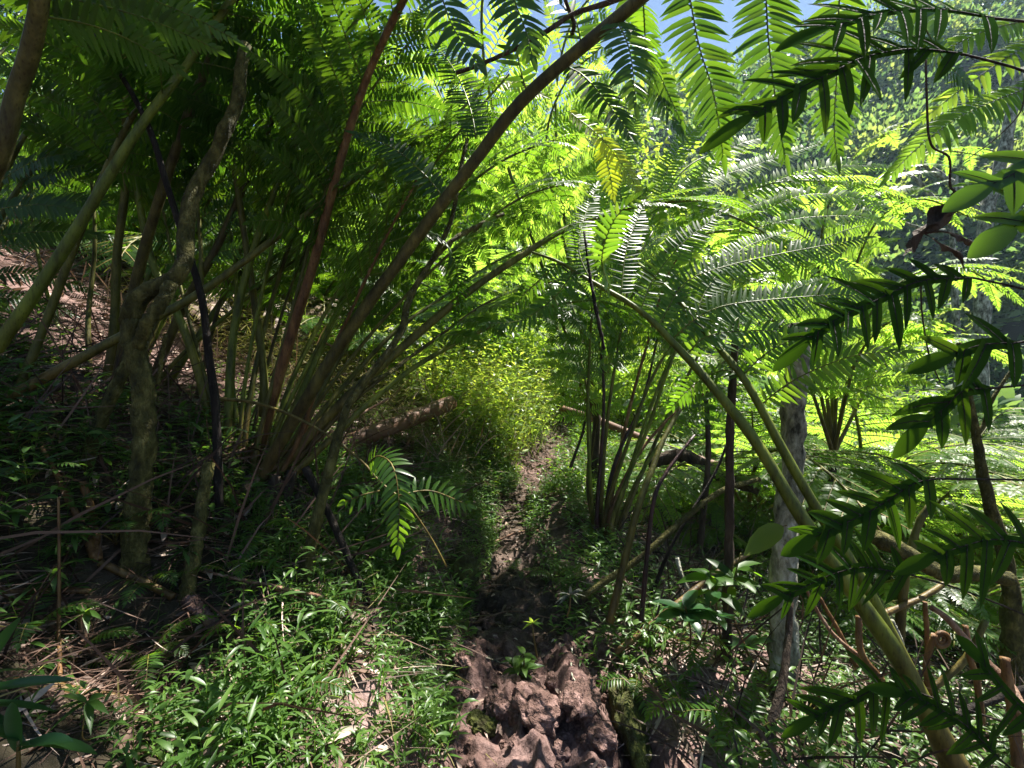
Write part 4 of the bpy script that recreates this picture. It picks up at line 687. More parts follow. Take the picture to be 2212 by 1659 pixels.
plant('broad_leaf_sapling', at(1600, 1500, 2.5), [(at(1620, 1390, 2.5), rosette(6, .17, .075, .3)), (at(1590, 1440, 2.5), rosette(5, .15, .06, .4))], 'dark low sapling in front of the crooked stem', 'plant', 'strap', OVAL)
b = at(1688, 1140, 2.3); root = tag(stick('yellow_leaf', [(1700, 1135, 2.3), (1690, 1137, 2.3)], .003, .003, 'stipe_olive', None, None), 'large yellowing leaf hanging beside the pale lichen trunk', 'leaf')
mb = MB(); Pq = at(1692, 1137, 2.3); mb.leaves(Pq, at(1600, 1185, 2.25)-Pq, (.2, -.7, .7), .24, .1, OVAL, .2, .18, 0.); mb.build('leaf_blade', 'yellow_green', root, np.array(root.location))
plant('strap_leaf_plant', at(-120, 1700, 1.0), [(at(-60, 1480, 1.0), [((1, .1, .25), .22, .028, .15, .95), ((1, .2, .0), .17, .028, .2, .9), ((.9, 0, -.3), .15, .03, .25, .9), ((.5, .1, .9), .18, .028, .1, 1), ((.9, -.1, .6), .16, .028, .3, 1)])], 'strap leaved plant close at the left edge of the bottom corner', 'plant', 'strap', STRAP)
plant('strap_leaf_plant', at(30, 1740, .95), [(at(40, 1600, .95), [((1, .1, .1), .15, .035, .3, .95), ((-.2, .1, .9), .12, .035, .2, .9), ((.9, 0, .5), .13, .03, .35, .9), ((-.7, .1, .3), .12, .035, .35, 1)])], 'dark broad leaved plant in the bottom left corner', 'plant', 'strap', STRAP)
plant('trail_plant', gp(1130, 1470), [(gp(1130, 1470)+[0, 0, .13], rosette(12, .11, .04, .4, (.1, .9), (.3, 1)))]*2, 'small leafy plant growing in the middle of the dirt trail', 'plant', 'grass', OVAL)
plant('trail_plant', gp(1060, 1390)+[-.1, 0, 0], [(gp(1060, 1390)+[-.12, 0, .12], rosette(7, .08, .035, .3, (.3, .9), (.4, 1)))], 'broad leaf seedling at the left edge of the dirt trail', 'plant', 'grass', OVAL)
plant('pale_leaf_plant', at(1225, 1330, 2.55), [(at(1232, 1285, 2.55), [((math.cos(k*.8), -.2, .3+.6*math.sin(k)), .09, .02, .3, 1) for k in range(9)])], 'silvery leaved seedling lit by sun at the foot of the speckled fallen stalk', 'plant', 'lichen', LANCE)
plant('pale_leaf_plant', at(1160, 1420, 2.4), [(at(1150, 1340, 2.4), [((math.cos(k*.9), -.2, .2+.5*math.sin(k*1.7)), .06, .018, .2, .95) for k in range(7)])], 'bright pale seedling in the shade of the trail', 'plant', 'fern_light', LANCE)
for px, py, Y, lb in [(165, 1160, 1.75, 'bright palmate seedling left of the orange peeling stem'), (120, 1250, 1.7, 'palmate seedling glowing at the rust brown horizontal stem'), (190, 1330, 1.65, 'palmate seedling hanging above the short broken stem'), (195, 1530, 1.35, 'palmate seedling low in the bottom left shade'),
                      (40, 1110, 2.0, 'bluish broad seedling at the left edge in the shade'), (400, 1180, 2.1, 'shiny seedling beside the mossy stem on the root')]:
    g_ = gp(px, py+70, 1.0); plant('palmate_seedling', g_, [(g_+[.01, -.02, .12], [((math.cos(k*1.05), -.3+.2*math.sin(k*1.05), .1+.35*math.sin(k*1.05)), .085, .022, .3, 1) for k in range(6)])], lb, 'plant', 'grass', LANCE, 'palmate seedlings', stem_r=.002)

# small ferns among the grass and on the banks
SM = [('young_fern', [(720, 970, 2.3), (800, 1005, 2.1), (870, 1080, 2.0), (930, 1170, 2.0)], 'curved green stalk of a young fern dropping right from the big fern', None)]
yf = thing('young_fern', at(478, 862, 2.55), 'young fern arching right from the big fern base with leaflets hanging over the grass', 'fern')
y1, _ = frond(yf, pix([(478, 862, 2.55), (540, 868, 2.5), (620, 893, 2.42), (700, 935, 2.35), (780, 995, 2.25), (820, 1040, 2.15), (880, 1090, 2.1), (930, 1160, 2.1), (965, 1225, 2.1)]), .008, .003, 'stipe_green', bare=True)
for pts, ll in [([(795, 1000, 2.2), (820, 985, 2.1), (850, 1010, 2.0), (862, 1090, 1.95), (860, 1180, 1.95)], .095), ([(860, 1070, 2.1), (930, 1060, 2.2), (1010, 1090, 2.3)], .1), ([(820, 1060, 2.15), (780, 1070, 2.1), (745, 1085, 2.1)], .07)]:
    px_pinna(y1, yf, pts, ll, .03, nv=(.3, -.8, .4), droop=.2, wid=.7)
for k in range(1): pass
sf = 'small ferns on the ground around the trail'
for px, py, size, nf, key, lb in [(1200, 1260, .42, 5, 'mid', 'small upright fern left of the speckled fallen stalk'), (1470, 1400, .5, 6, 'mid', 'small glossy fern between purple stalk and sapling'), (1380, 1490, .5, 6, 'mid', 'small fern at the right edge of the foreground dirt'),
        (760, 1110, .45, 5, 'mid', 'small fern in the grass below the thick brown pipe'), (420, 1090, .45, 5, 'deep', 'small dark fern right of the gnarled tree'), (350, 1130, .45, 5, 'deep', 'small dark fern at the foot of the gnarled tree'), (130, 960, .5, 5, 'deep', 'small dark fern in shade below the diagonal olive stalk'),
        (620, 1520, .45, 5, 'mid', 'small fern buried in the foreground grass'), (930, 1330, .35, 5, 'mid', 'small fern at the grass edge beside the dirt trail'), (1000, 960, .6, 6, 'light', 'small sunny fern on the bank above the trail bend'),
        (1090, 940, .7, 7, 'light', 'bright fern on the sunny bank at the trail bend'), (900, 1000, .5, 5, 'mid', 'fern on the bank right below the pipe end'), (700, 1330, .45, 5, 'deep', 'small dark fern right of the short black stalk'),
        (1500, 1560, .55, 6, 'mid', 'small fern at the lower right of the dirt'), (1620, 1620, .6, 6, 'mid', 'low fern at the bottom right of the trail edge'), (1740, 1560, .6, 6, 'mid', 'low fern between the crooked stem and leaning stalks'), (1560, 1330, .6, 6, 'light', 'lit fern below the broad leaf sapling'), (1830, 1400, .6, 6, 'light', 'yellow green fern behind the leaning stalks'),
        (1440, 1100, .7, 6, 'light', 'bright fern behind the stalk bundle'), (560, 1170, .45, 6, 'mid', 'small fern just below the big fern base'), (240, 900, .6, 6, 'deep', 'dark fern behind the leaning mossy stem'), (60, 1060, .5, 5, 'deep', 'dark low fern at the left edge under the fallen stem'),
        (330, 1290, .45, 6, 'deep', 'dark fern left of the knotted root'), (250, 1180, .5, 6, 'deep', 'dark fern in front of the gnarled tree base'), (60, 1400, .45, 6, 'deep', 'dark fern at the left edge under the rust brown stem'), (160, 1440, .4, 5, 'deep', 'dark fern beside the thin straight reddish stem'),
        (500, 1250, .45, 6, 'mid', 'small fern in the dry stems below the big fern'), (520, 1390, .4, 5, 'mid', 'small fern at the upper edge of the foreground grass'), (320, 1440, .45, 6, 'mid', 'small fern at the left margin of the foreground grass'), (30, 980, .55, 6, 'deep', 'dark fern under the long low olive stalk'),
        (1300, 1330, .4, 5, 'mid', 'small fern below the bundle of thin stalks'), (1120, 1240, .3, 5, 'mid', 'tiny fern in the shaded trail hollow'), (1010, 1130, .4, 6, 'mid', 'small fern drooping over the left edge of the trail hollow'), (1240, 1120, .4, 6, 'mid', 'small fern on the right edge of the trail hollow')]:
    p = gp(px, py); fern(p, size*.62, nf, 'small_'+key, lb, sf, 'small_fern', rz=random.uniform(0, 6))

# ---------------------------------------------------------------- ferns, shrubs and trees behind
bf = 'ferns growing behind the trail'
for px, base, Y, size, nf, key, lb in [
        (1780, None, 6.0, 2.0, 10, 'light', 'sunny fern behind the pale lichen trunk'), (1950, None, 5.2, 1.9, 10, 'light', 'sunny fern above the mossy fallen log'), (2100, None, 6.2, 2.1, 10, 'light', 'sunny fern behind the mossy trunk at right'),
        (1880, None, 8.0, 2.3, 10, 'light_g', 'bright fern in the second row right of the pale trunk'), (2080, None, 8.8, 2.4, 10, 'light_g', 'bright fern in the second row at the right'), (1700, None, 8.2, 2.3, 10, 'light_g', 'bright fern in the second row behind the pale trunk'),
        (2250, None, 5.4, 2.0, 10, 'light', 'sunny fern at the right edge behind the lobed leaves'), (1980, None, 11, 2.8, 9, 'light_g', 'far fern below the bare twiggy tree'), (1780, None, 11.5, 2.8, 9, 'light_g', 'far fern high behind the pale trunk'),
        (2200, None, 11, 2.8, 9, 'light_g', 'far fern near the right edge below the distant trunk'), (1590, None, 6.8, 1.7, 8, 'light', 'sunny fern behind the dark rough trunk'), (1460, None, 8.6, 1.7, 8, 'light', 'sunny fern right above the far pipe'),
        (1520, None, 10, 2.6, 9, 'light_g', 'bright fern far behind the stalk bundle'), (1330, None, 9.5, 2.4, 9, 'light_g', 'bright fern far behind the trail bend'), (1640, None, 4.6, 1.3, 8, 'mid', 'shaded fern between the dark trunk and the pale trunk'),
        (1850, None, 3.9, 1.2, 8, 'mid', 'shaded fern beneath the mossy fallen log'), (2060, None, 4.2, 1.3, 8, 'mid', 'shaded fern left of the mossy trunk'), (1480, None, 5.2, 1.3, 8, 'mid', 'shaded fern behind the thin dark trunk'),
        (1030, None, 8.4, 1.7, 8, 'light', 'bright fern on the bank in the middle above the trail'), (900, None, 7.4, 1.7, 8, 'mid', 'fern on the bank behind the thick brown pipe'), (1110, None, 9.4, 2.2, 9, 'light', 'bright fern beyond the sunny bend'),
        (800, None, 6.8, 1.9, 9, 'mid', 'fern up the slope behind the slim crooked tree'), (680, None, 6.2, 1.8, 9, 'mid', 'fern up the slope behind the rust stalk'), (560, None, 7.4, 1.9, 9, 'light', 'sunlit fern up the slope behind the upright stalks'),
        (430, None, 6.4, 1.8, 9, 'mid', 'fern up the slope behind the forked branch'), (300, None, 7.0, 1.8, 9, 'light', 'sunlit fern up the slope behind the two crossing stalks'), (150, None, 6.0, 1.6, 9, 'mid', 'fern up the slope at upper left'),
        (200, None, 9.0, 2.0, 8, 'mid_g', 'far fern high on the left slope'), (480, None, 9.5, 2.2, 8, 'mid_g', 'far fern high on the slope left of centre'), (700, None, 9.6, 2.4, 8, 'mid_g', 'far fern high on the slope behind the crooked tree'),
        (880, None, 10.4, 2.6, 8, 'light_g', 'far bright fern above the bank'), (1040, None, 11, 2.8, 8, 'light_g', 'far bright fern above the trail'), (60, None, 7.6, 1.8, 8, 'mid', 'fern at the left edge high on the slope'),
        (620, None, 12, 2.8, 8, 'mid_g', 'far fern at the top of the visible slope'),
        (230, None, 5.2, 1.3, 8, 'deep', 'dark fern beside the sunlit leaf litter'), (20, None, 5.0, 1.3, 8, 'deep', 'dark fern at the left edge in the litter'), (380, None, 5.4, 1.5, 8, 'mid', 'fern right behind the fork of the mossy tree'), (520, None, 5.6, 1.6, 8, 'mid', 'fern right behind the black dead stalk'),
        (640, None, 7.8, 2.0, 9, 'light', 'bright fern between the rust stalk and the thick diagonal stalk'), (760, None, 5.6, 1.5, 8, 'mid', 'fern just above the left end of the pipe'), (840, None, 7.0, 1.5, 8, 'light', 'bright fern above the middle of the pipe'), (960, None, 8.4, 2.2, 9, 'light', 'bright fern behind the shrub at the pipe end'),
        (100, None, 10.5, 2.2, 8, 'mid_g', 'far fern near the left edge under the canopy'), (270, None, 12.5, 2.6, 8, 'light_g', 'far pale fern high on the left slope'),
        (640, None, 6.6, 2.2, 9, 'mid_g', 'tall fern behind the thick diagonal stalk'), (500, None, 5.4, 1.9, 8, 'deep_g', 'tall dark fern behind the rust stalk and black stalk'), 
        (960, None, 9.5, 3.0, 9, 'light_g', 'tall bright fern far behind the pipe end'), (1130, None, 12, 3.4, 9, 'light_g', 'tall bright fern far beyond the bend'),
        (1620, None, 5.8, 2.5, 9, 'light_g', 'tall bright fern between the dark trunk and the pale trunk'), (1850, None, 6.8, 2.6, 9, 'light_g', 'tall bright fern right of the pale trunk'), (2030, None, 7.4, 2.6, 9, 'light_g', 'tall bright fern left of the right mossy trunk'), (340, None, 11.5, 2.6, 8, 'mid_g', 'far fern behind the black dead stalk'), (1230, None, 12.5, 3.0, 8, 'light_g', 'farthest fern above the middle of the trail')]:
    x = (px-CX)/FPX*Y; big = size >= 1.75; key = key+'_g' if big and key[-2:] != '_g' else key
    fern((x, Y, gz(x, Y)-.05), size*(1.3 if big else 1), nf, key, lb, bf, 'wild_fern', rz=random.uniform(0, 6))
def leaf_cloud(n, ctr, rad, L, W, T=LANCE_S, up=.5, k=9, blob=.34):
    """leaves gathered in clumps through a crown's volume"""
    nb = max(4, n//60); v = nrm(rng.normal(size=(nb, 3)))*(rng.random((nb, 1))**.4)
    cl = np.array(ctr)+v*np.array(rad); i = rng.integers(0, nb, n)
    off = nrm(rng.normal(size=(n, 3)))*(rng.random((n, 1))**.5)*np.mean(rad)*blob; P = cl[i]+off
    D = nrm(nrm(off)+rng.normal(0, .5, (n, 3))+[0, 0, -.15]); Nv = nrm(rng.normal(0, .6, (n, 3))+[0, 0, up])
    return P, D, Nv, L*rng.uniform(.6, 1.15, n), W*rng.uniform(.7, 1.1, n), np.clip(rng.normal(.45, .15, nb)[i]+rng.normal(0, .12, n), 0, 1), cl
def shrub(loc, h, r, n, L, W, mat, label, name='shrub', cat='shrub', group='shrubs behind the trail', trunk=None, T=LANCE_S):
    root = thing(name, loc, label, cat, group); o = np.array(root.location); c = o+[0, 0, h*.58]
    P, D, Nv, Ls, Ws, rd, cl = leaf_cloud(n, c, (r, r, h*.45), L, W, T); mb = MB(); mb.leaves(P, D, Nv, Ls, Ws, T, .12, .15, 0., rd); mb.build('crown' if trunk else 'foliage', mat, root, o)
    st = MB()
    if trunk:
        top = c+[.1, 0, h*.15]; P0 = curve([o-[0, 0, .3], o+[.08, 0, h*.3], top], 16); st.tube(P0, np.linspace(trunk, trunk*.35, 16), 10, rough=.1)
    for q in cl[rng.permutation(len(cl))[:14]]:
        b0 = (o if not trunk else o+[.06, 0, h*random.uniform(.3, .6)]); st.tube(curve([b0, (b0+q)/2+rng.normal(0, r*.1, 3), q], 10), np.linspace(.25*trunk if trunk else .012, .004, 10), 5)
    st.build('trunk' if trunk else 'stems', 'lichen' if trunk else 'bark', root, o); return root
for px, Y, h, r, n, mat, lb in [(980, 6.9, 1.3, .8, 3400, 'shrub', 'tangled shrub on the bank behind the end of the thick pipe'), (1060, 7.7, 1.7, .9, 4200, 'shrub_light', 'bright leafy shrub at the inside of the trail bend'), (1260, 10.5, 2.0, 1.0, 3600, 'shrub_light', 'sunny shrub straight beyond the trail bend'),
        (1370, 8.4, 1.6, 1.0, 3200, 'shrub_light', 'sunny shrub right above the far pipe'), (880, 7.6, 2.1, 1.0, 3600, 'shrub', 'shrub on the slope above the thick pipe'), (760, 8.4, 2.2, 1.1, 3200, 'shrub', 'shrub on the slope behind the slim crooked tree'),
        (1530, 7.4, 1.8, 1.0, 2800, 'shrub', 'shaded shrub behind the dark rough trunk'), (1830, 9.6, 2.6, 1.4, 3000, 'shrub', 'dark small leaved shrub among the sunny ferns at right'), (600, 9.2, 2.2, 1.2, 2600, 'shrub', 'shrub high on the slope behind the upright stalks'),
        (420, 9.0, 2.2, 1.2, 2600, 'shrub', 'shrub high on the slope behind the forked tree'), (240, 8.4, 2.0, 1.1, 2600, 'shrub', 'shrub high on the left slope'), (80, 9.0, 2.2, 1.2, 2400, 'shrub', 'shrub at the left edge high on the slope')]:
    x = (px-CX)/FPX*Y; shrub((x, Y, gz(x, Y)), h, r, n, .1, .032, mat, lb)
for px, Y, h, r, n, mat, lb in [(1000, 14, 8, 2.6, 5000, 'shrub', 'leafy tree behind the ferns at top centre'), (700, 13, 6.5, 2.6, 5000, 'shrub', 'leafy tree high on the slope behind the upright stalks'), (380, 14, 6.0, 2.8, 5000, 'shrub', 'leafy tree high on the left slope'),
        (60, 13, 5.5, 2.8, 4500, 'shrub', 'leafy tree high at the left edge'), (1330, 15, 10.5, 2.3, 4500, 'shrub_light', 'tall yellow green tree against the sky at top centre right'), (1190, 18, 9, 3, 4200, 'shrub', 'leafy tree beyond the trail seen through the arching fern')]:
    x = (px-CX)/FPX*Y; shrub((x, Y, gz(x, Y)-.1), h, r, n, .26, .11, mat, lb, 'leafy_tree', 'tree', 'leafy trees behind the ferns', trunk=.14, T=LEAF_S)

# unseen trees added beside the view; crowns set toward the sun to shade the trail
for base, ctr, rad, n, lb in [((-8.0, 4.2), (-.6, 4.4, 8.2), (1.7, 1.1, .9), 800, 'unseen tall tree added left of the view to shade the big fern from above'), ((7.4, 4.6), (2.9, 6.0, 8.3), (.8, 1.0, .7), 700, 'unseen slender tall tree added right of the view to shade the trail hollow'), ((6.2, 2.4), (4.9, 3.6, 7.6), (1.7, 1.3, 1.0), 1300, 'unseen tall tree added right of the view to shade the dirt trail from above'), ((3.2, -2.5), (.5, 2.6, 7.0), (1.8, 1.2, .9), 1300, 'unseen tall tree added behind the view to shade the near grass from above')]:
    b = np.array([base[0], base[1], gz(*base)-.1]); root = thing('added_shade_tree', b, lb, 'tree', 'unseen trees added to shade the trail'); c = np.array(ctr)
    P, D, Nv, Ls, Ws, rd, cl = leaf_cloud(n, c, rad, .2, .085, blob=.24); mb = MB(); mb.leaves(P, D, Nv, Ls, Ws, LANCE_S, .12, .15, 0., rd); mb.build('crown', 'shrub', root, b)
    st = MB(); st.tube(curve([b, b+[.2, -.4, c[2]*.45], np.array([*(b[:2]*.82+c[:2]*.18), c[2]*.9])+[0, -.4, 0], c+[0, 0, .2]], 24), np.linspace(.17, .05, 24), 10, rough=.08)
    for q in cl[::4]: st.tube(curve([np.array([*(c[:2]*.8+b[:2]*.2), c[2]*.98]), (c+q)/2, q], 10), np.linspace(.04, .008, 10), 5)
    st.build('trunk', 'bark', root, b)
# ---------------------------------------------------------------- stuff: grass, litter, far woodland
def scatter(n, x0, x1, y0, y1, keep):
    x = rng.uniform(x0, x1, n); y = rng.uniform(y0, y1, n); k = keep(x, y) > rng.random(n); return x[k], y[k]
def sprigs(x, y, hh, nl, L, W, mat, name, label, cat='ground cover', T=LANCE, lean=.5, stem=True):
    n = len(x); z = height(x, y); B = np.stack([x, y, z-.01], 1); ang = rng.uniform(0, 6.283, n)
    H = hh*rng.uniform(.4, 1.2, n); ln = rng.uniform(.1, lean, n); dirv = np.stack([np.cos(ang)*ln, np.sin(ang)*ln, np.ones(n)], 1)*H[:, None]
    mb = MB(); tone = np.clip(rng.normal(.45, .22, n)+.3*fbm(x*2.2, y*2.2, 2, 71), 0, 1)
    for k in range(nl):
        f = (k+.8)/nl; P = B+dirv*f; a2 = ang+k*2.6+rng.normal(0, .5, n); e = rng.uniform(.15, .8, n)
        D = np.stack([np.cos(a2), np.sin(a2), e], 1); Nv = np.stack([-np.cos(a2)*e*.7, -np.sin(a2)*e*.7, np.ones(n)], 1)+rng.normal(0, .25, (n, 3))
        mb.leaves(P, D, Nv, L*rng.uniform(.6, 1.2, n), W*rng.uniform(.75, 1.15, n), T, .14, rng.uniform(.1, .6, n), 0., np.clip(tone+rng.normal(0, .12, n), 0, 1))
    if stem: mb.leaves(B, dirv, np.tile([0, -1., .1], (n, 1)), H*1.05, .003, BLADE, 0., 0., 0., np.clip(tone-.1, 0, 1))
    return tag(mb.build(name, mat), label, cat, kind='stuff')
def scr(x, y):
    return (CX+x/y*FPX, CY-(height(x, y, False)-CAMZ)/y*FPX)
def not_cut(x, y):
    u, v = scr(x, y); return 1-.93*((u > 885) & (u < 1000) & (v > 1130) & (v < 1330))
def open_bank(x, y):
    u, v = scr(x, y); lim = np.interp(v, [900, 1050, 1200, 1400, 1480, 1660], [560, 560, 500, 480, 230, 200])
    return sstep(-90, 60, u-lim-90*fbm(x*3, y*3, 3, 12))
edge = lambda x, y: x-trail_x(y)+tshift(x, y)+.14*fbm(x*2.2, y*2.2, 3, 5)
patch = lambda x, y: .3+.7*sstep(-.12, .18, fbm(x*1.5, y*1.5, 3, 21))
inleft = lambda x, y: sstep(.3, .42, -edge(x, y))*patch(x, y)*not_cut(x, y)*(.04+.96*open_bank(x, y))*np.where((y > 3.6) & (y < 5.6), np.where(x < -.75, .25, .8), 1)
x, y = scatter(24000, -2.6, .2, 1.0, 5.5, inleft)
sprigs(x, y, .16, 7, .056, .0105, 'grass', 'basket_grass', 'dense basket grass covering the bank left of the trail')
x, y = scatter(800, -3.4, -.6, 1.2, 3.0, lambda x, y: (1-open_bank(x, y))*(vnoise(x*2.6, y*2.6, 33) > .42))
sprigs(x, y, .3, 7, .105, .022, 'grass', 'bank_seedlings', 'scattered leafy seedlings in the shade of the left bank')
x, y = scatter(5000, -2.4, -.1, .9, 3.2, lambda x, y: inleft(x, y)*.8*(vnoise(x*3.5, y*3.5, 90) > .5))
sprigs(x, y, .24, 6, .095, .016, 'grass', 'broad_grass', 'taller broad bladed grass in the near left foreground')
inright = lambda x, y: sstep(.42, .7, edge(x, y))*patch(x, y)*np.where((x > 1.0) & (y < 3.2), .4, .55)
x, y = scatter(5200, -.9, 1.1, 2.4, 5.2, lambda x, y: np.exp(-((np.abs(edge(x, y))-.44)/.09)**2)*.55)
sprigs(x, y, .2, 6, .075, .016, 'grass', 'gully_herbs', 'herbs leaning over the edges of the trail hollow', lean=1.0)
x, y = scatter(7000, .5, 4.2, 1.3, 5.5, inright)
sprigs(x, y, .2, 6, .085, .02, 'grass', 'undergrowth', 'low leafy undergrowth right of the trail')
x, y = scatter(9000, -4, 4.5, 4.6, 10, lambda x, y: (sstep(.38, .6, np.abs(edge(x, y))))*np.where(x < -2.6, .12, np.where((y < 6) & (x < -.9), .2, .9)))
sprigs(x, y, .34, 6, .11, .022, 'shrub', 'bank_grass', 'tangled green herbs on the banks at the trail bend', T=LANCE_S)
x, y = scatter(5200, -1.6, 1.4, 5.0, 8.5, lambda x, y: sstep(.3, .5, -edge(x, y))*.9)
sprigs(x, y, .8, 6, .13, .03, 'shrub_light', 'bank_herbs', 'sunny tangle of small leaved herbs on the bank inside the trail bend', T=LANCE_S, lean=.8)
x, y = scatter(5200, -3.4, 1.2, 4.0, 8.5, lambda x, y: (sstep(.36, .6, -edge(x, y))))
sprigs(x, y, .6, 5, .3, .006, 'dryg', 'dry_grass', 'fine dry grass blades hanging on the sunny bank', T=BLADE, lean=.9, stem=False)
x, y = scatter(16000, -3, 16, 8, 24, lambda x, y: np.where(np.abs(edge(x, y)) > .5, 1, 0))
sprigs(x, y, .7, 5, .24, .06, 'shrub_light', 'far_undergrowth', 'leafy undergrowth covering the ground beyond the trail', T=LANCE_S, stem=False)
x, y = scatter(9000, -16, -2.2, 4.5, 18, lambda x, y: .5*patch(x, y))
sprigs(x, y, .35, 5, .14, .03, 'shrub', 'slope_herbs', 'patchy herbs growing on the upper left slope', T=LANCE_S)
def litter(n, x0, x1, y0, y1, keep, L, W, name, label, mat='dry'):
    x, y = scatter(n, x0, x1, y0, y1, keep); k = len(x); a = rng.uniform(0, 6.283, k)
    P = np.stack([x, y, height(x, y)+.012], 1); D = np.stack([np.cos(a), np.sin(a), rng.normal(0, .2, k)], 1); Nv = np.stack([rng.normal(.2, .35, k), rng.normal(0, .35, k), np.ones(k)], 1)
    mb = MB(); mb.leaves(P, D, Nv, L*rng.uniform(.5, 1.3, k), W*rng.uniform(.6, 1.2, k), LANCE, .25, rng.uniform(-.1, .2, k), rng.normal(0, .1, k)); return tag(mb.build(name, mat), label, 'litter', kind='stuff')
litter(16000, -8, 0, 1.2, 9, lambda x, y: np.where(edge(x, y) < -.45, .75, 0), .11, .03, 'leaf_litter', 'dry brown leaf litter covering the left slope')
litter(9000, -6, -.3, 1.2, 7, lambda x, y: np.where(edge(x, y) < -.45, .7, 0), .34, .006, 'dry_straw', 'thin dry straw and twigs strewn on the left slope')
litter(2600, -1, 1.4, 1.4, 8, lambda x, y: np.where(np.abs(edge(x, y)) < .6, .6, 0), .055, .02, 'trail_litter', 'small fallen leaves scattered on the dirt trail')
litter(9000, .6, 4.5, 1.3, 6, lambda x, y: np.where(edge(x, y) > .5, .8, 0), .22, .014, 'dry_debris', 'dead leaf stalks and debris under the right side ferns')
litter(2200, -2.4, -.1, 1.0, 3.6, lambda x, y: inleft(x, y), .3, .006, 'grass_straw', 'dead grass blades among the basket grass', 'dryg')
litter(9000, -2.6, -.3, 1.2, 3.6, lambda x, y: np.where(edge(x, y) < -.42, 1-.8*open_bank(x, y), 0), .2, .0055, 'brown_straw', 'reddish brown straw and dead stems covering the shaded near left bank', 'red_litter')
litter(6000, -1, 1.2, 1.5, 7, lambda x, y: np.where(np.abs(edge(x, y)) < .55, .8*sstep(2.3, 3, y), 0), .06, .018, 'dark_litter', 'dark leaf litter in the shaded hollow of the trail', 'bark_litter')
n = 420; x = rng.uniform(-3.2, -.7, n); y = rng.uniform(1.3, 3.6, n); B = np.stack([x, y, height(x, y)], 1)
mb = MB(); mb.leaves(B, np.stack([rng.normal(0, .9, n), rng.normal(0, .7, n), rng.uniform(.1, 1.3, n)], 1), np.tile([0, -1., .2], (n, 1)), rng.uniform(.25, .95, n), rng.uniform(.006, .014, n), BLADE, .25, rng.uniform(0, .4, n), rng.normal(0, .15, n))
tag(mb.build('dead_stems', 'red_litter'), 'tangle of thin reddish dead stems on the dark left bank', 'dead stems', kind='stuff')
n = 900; x = rng.uniform(.7, 4.2, n); y = rng.uniform(1.7, 5, n); k = edge(x, y) > .6; x, y = x[k], y[k]; n = len(x); B = np.stack([x, y, height(x, y)], 1)
mb = MB(); mb.leaves(B, np.stack([rng.normal(0, .8, n), rng.normal(0, .6, n), rng.uniform(.2, 1.2, n)], 1), np.tile([0, -1., .2], (n, 1)), rng.uniform(.25, .9, n), rng.uniform(.006, .015, n), BLADE, .2, rng.uniform(0, .4, n), rng.normal(0, .15, n))
tag(mb.build('dead_stems', 'bark_litter'), 'tangle of thin dark dead stems on the shaded ground right of the trail', 'dead stems', kind='stuff')
n = 1500; x = rng.uniform(-9, .3, n); y = rng.uniform(4, 9.5, n); k = edge(x, y) < -.6; x, y = x[k], y[k]; n = len(x); B = np.stack([x, y, height(x, y)], 1)
mb = MB(); mb.leaves(B, np.stack([rng.normal(0, .5, n), rng.normal(-.2, .4, n), np.ones(n)], 1), np.tile([0, -1., .2], (n, 1)), rng.uniform(.3, 1.1, n), rng.uniform(.006, .014, n), BLADE, 0., rng.uniform(0, .5, n), rng.normal(0, .12, n))
tag(mb.build('dead_sticks', 'dry'), 'thin pale dead sticks and stalks standing among the slope ferns', 'dead sticks', kind='stuff')
# far woodland across the valley
n = 3000; y = rng.uniform(11, 72, n); x = rng.uniform(-.2, 1.2, n)*y; s = .8*y+.45*np.maximum(x, -6)-23; k = (s > -9) & (s < 29); x, y = x[k], y[k]; z = height(x, y, False)
mb = MB(); m = 130; sc_ = rng.uniform(.9, 3.0, len(x))*np.clip(y/30, .6, 1.3)
C = np.repeat(np.stack([x, y, z], 1), m, 0); sz = np.repeat(sc_, m)
v = nrm(rng.normal(size=(len(x), 9, 3))); v[..., 2] = np.abs(v[..., 2]); bl = np.take_along_axis(v, rng.integers(0, 9, (len(x), m))[..., None], 1).reshape(-1, 3)
off = (bl*.75+nrm(rng.normal(size=C.shape))*.38*rng.random((len(C), 1))**.4)*sz[:, None]*[1, 1, .9]; P = C+off+np.array([0, 0, .5])*sz[:, None]
mb.leaves(P, nrm(off+rng.normal(0, .5, off.shape)), nrm(off)*.6+rng.normal(0, .4, off.shape)+[0, 0, .5], rng.uniform(.28, .55, len(C)), rng.uniform(.16, .3, len(C)), LEAF_S, .1, .1, 0., np.clip(np.repeat(rng.normal(.48, .33, len(x)), m)+rng.normal(0, .12, len(C)), 0, 1))
tag(mb.build('far_woodland', 'wood_far'), 'sunlit woodland covering the steep hillside across the valley', 'woodland', kind='stuff')

# ---------------------------------------------------------------- rocks and earth lumps on the trail
x, y = scatter(900, -.7, 1.0, 1.4, 6.5, lambda x, y: np.where(np.abs(edge(x, y)) < .5, .2+.8*(y < 3), .05)); n = len(x); C = np.stack([x, y, height(x, y)], 1); R_ = rng.uniform(.006, .022, n)*rng.choice([1, 1, 1, 1.9], n)
u = np.linspace(0, 2*math.pi, 8, endpoint=False); v = np.linspace(.05, math.pi-.05, 6); U, Vv = np.meshgrid(u, v); d = np.stack([np.sin(Vv)*np.cos(U), np.sin(Vv)*np.sin(U), np.cos(Vv)*.75], -1).reshape(-1, 3)
V = C[:, None]+d[None]*R_[:, None, None]*rng.uniform(.7, 1.3, (n, 48, 1)); i = np.arange(5)[:, None]*8; j = np.arange(8)[None]; f = np.stack([i+j, i+8+j, i+8+(j+1) % 8, i+(j+1) % 8], -1).reshape(-1, 4)
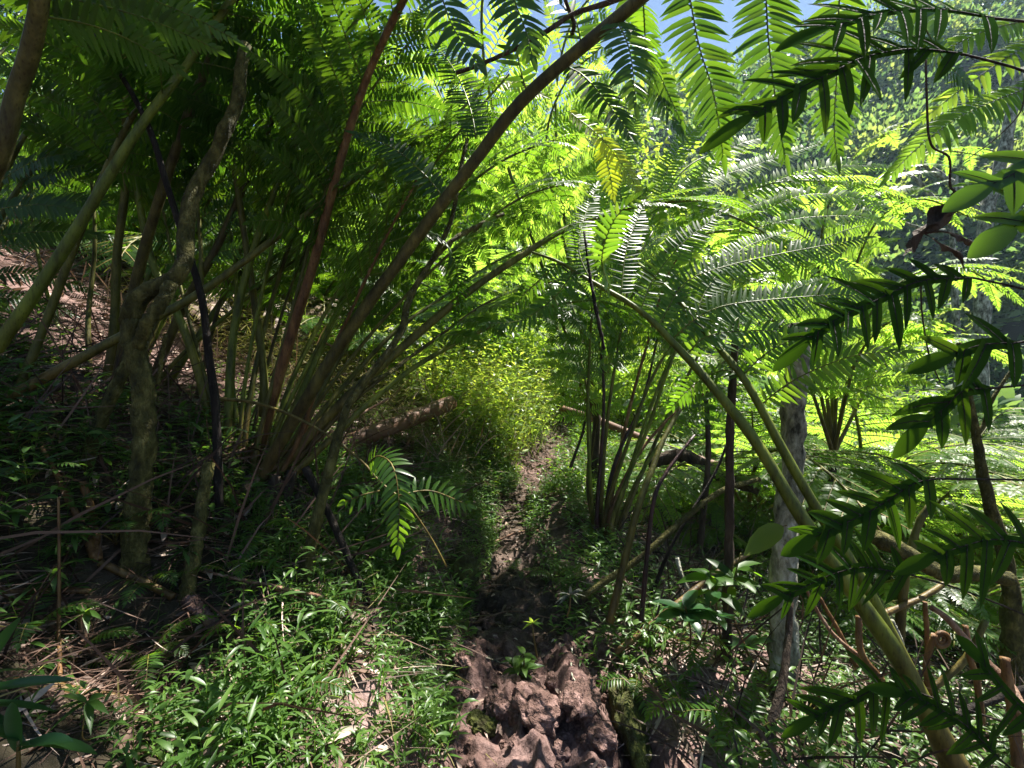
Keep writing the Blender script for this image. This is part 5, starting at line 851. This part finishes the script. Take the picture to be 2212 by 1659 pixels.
mb = MB(); mb.add(V.reshape(-1, 3), (f[None]+(np.arange(n)*48)[:, None, None]).reshape(-1, 4), np.zeros(n*48)); tag(mb.build('dirt_crumbs', 'rock', smooth=False), 'crumbs and small clods of red earth on the trail', 'clods', kind='stuff')
def rock(p, r, mat, label, seed, sq=(1, 1, .75)):
    nu, nvv = 54, 34; u = np.linspace(0, 2*math.pi, nu, endpoint=False); v = np.linspace(.02, math.pi-.02, nvv); U, Vv = np.meshgrid(u, v)
    d = np.stack([np.sin(Vv)*np.cos(U), np.sin(Vv)*np.sin(U), np.cos(Vv)], -1)
    q = 1+.55*fbm(d[..., 0]*1.6+seed*3.1+d[..., 2], d[..., 1]*1.6+seed*7.7-d[..., 2]*.7, 4, seed)+.34*np.abs(fbm(d[..., 0]*3.1+seed+d[..., 1], d[..., 2]*2.2+d[..., 1]*2.6, 5, seed+4))+.13*fbm(d[..., 0]*13+seed+d[..., 1]*4, d[..., 2]*8+d[..., 1]*11, 4, seed+6)
    V = d*q[..., None]*r*np.array(sq); i = np.arange(nvv-1)[:, None]*nu; j = np.arange(nu)[None]; j2 = (j+1) % nu
    mb = MB(); mb.add(V.reshape(-1, 3), np.stack([i+j, i+nu+j, i+nu+j2, i+j2], -1).reshape(-1, 4), np.zeros(nu*nvv)); o = mb.build('rock', mat); o.location = p; o.rotation_euler.z = seed
    return tag(o, label, 'rock', 'rocks and clods on the trail')
for px, py, r, mt, lb, sq in [(1150, 1530, .1, 'rock', 'largest pinkish earth lump in the foreground dirt', (1, 1.2, .8)), (1255, 1500, .09, 'rock', 'long pinkish earth lump right of the largest one', (.7, 1.5, .7)), (1080, 1520, .06, 'rock', 'pinkish clod left of the largest earth lump', (1, 1, .8)), (1200, 1600, .07, 'rock', 'clod at the bottom edge below the largest earth lump', (1.2, 1, .7)), (1290, 1590, .07, 'rock', 'clod at the bottom edge below the long earth lump', (1, 1, .8)),
        (990, 1480, .05, 'rock', 'small pink clod against the foreground grass', (1, 1, .7)), (1200, 1480, .045, 'rock', 'small clod between the two large earth lumps', (1, 1, .8)), (1310, 1480, .05, 'rock', 'small clod at the right edge of the foreground dirt', (1, 1, .7)), (985, 1240, .12, 'moss_rock', 'mossy boulder at the left edge of the trail', (.9, .9, 1.1)), (1060, 1340, .08, 'rock', 'red clod at the upper end of the foreground dirt', (1, 1, .7)), (1120, 1365, .06, 'rock', 'small red clod in the middle of the trail', (1, 1, .7)),
        (1075, 1440, .09, 'rock', 'sunlit reddish rock under the pale twigs', (1.1, 1, .7)), (1010, 1420, .07, 'rock', 'sunlit reddish rock at the grass edge', (1, 1, .8)), (1160, 1440, .05, 'rock', 'small rock left of the trail plant', (1, 1, .7)),
        (1040, 1560, .06, 'moss_rock', 'dark mossy rock at the bottom left of the dirt', (1, 1, .7)), (1360, 1560, .13, 'moss_rock', 'mossy ridge of earth right of the foreground dirt', (.6, 1.5, .9)), (1000, 1345, .05, 'rock', 'small clod beside the broad leaf seedling', (1, 1, .7)), (1230, 1400, .05, 'rock', 'small dark clod right of the trail plant', (1, 1, .6))]:
    p = gp(px, py); rock(p-[0, 0, r*(.1 if mt == 'moss_rock' else .4)], r*.98, mt, lb, px % 89, (sq[0]*1.15, sq[1]*1.15, sq[2]))

# ---------------------------------------------------------------- damp air
m, nt, out = mat_new('damp_air'); v = nt.nodes.new('ShaderNodeVolumePrincipled'); v.inputs['Color'].default_value = (.55, .78, 1, 1); v.inputs['Density'].default_value = .0006; v.inputs['Anisotropy'].default_value = .3
nt.links.new(v.outputs[0], out.inputs['Volume']); M['haze'] = m
a = np.array([[x, y, z] for x in (-95, 115) for y in (-30, 135) for z in (-14, 75)], float)
mb = MB(); mb.add(a, np.array([[0, 1, 3, 2], [4, 6, 7, 5], [0, 4, 5, 1], [2, 3, 7, 6], [0, 2, 6, 4], [1, 5, 7, 3]]), np.zeros(8))
tag(mb.build('haze', 'haze', smooth=False), 'thin bluish haze filling the valley', 'haze', kind='stuff')
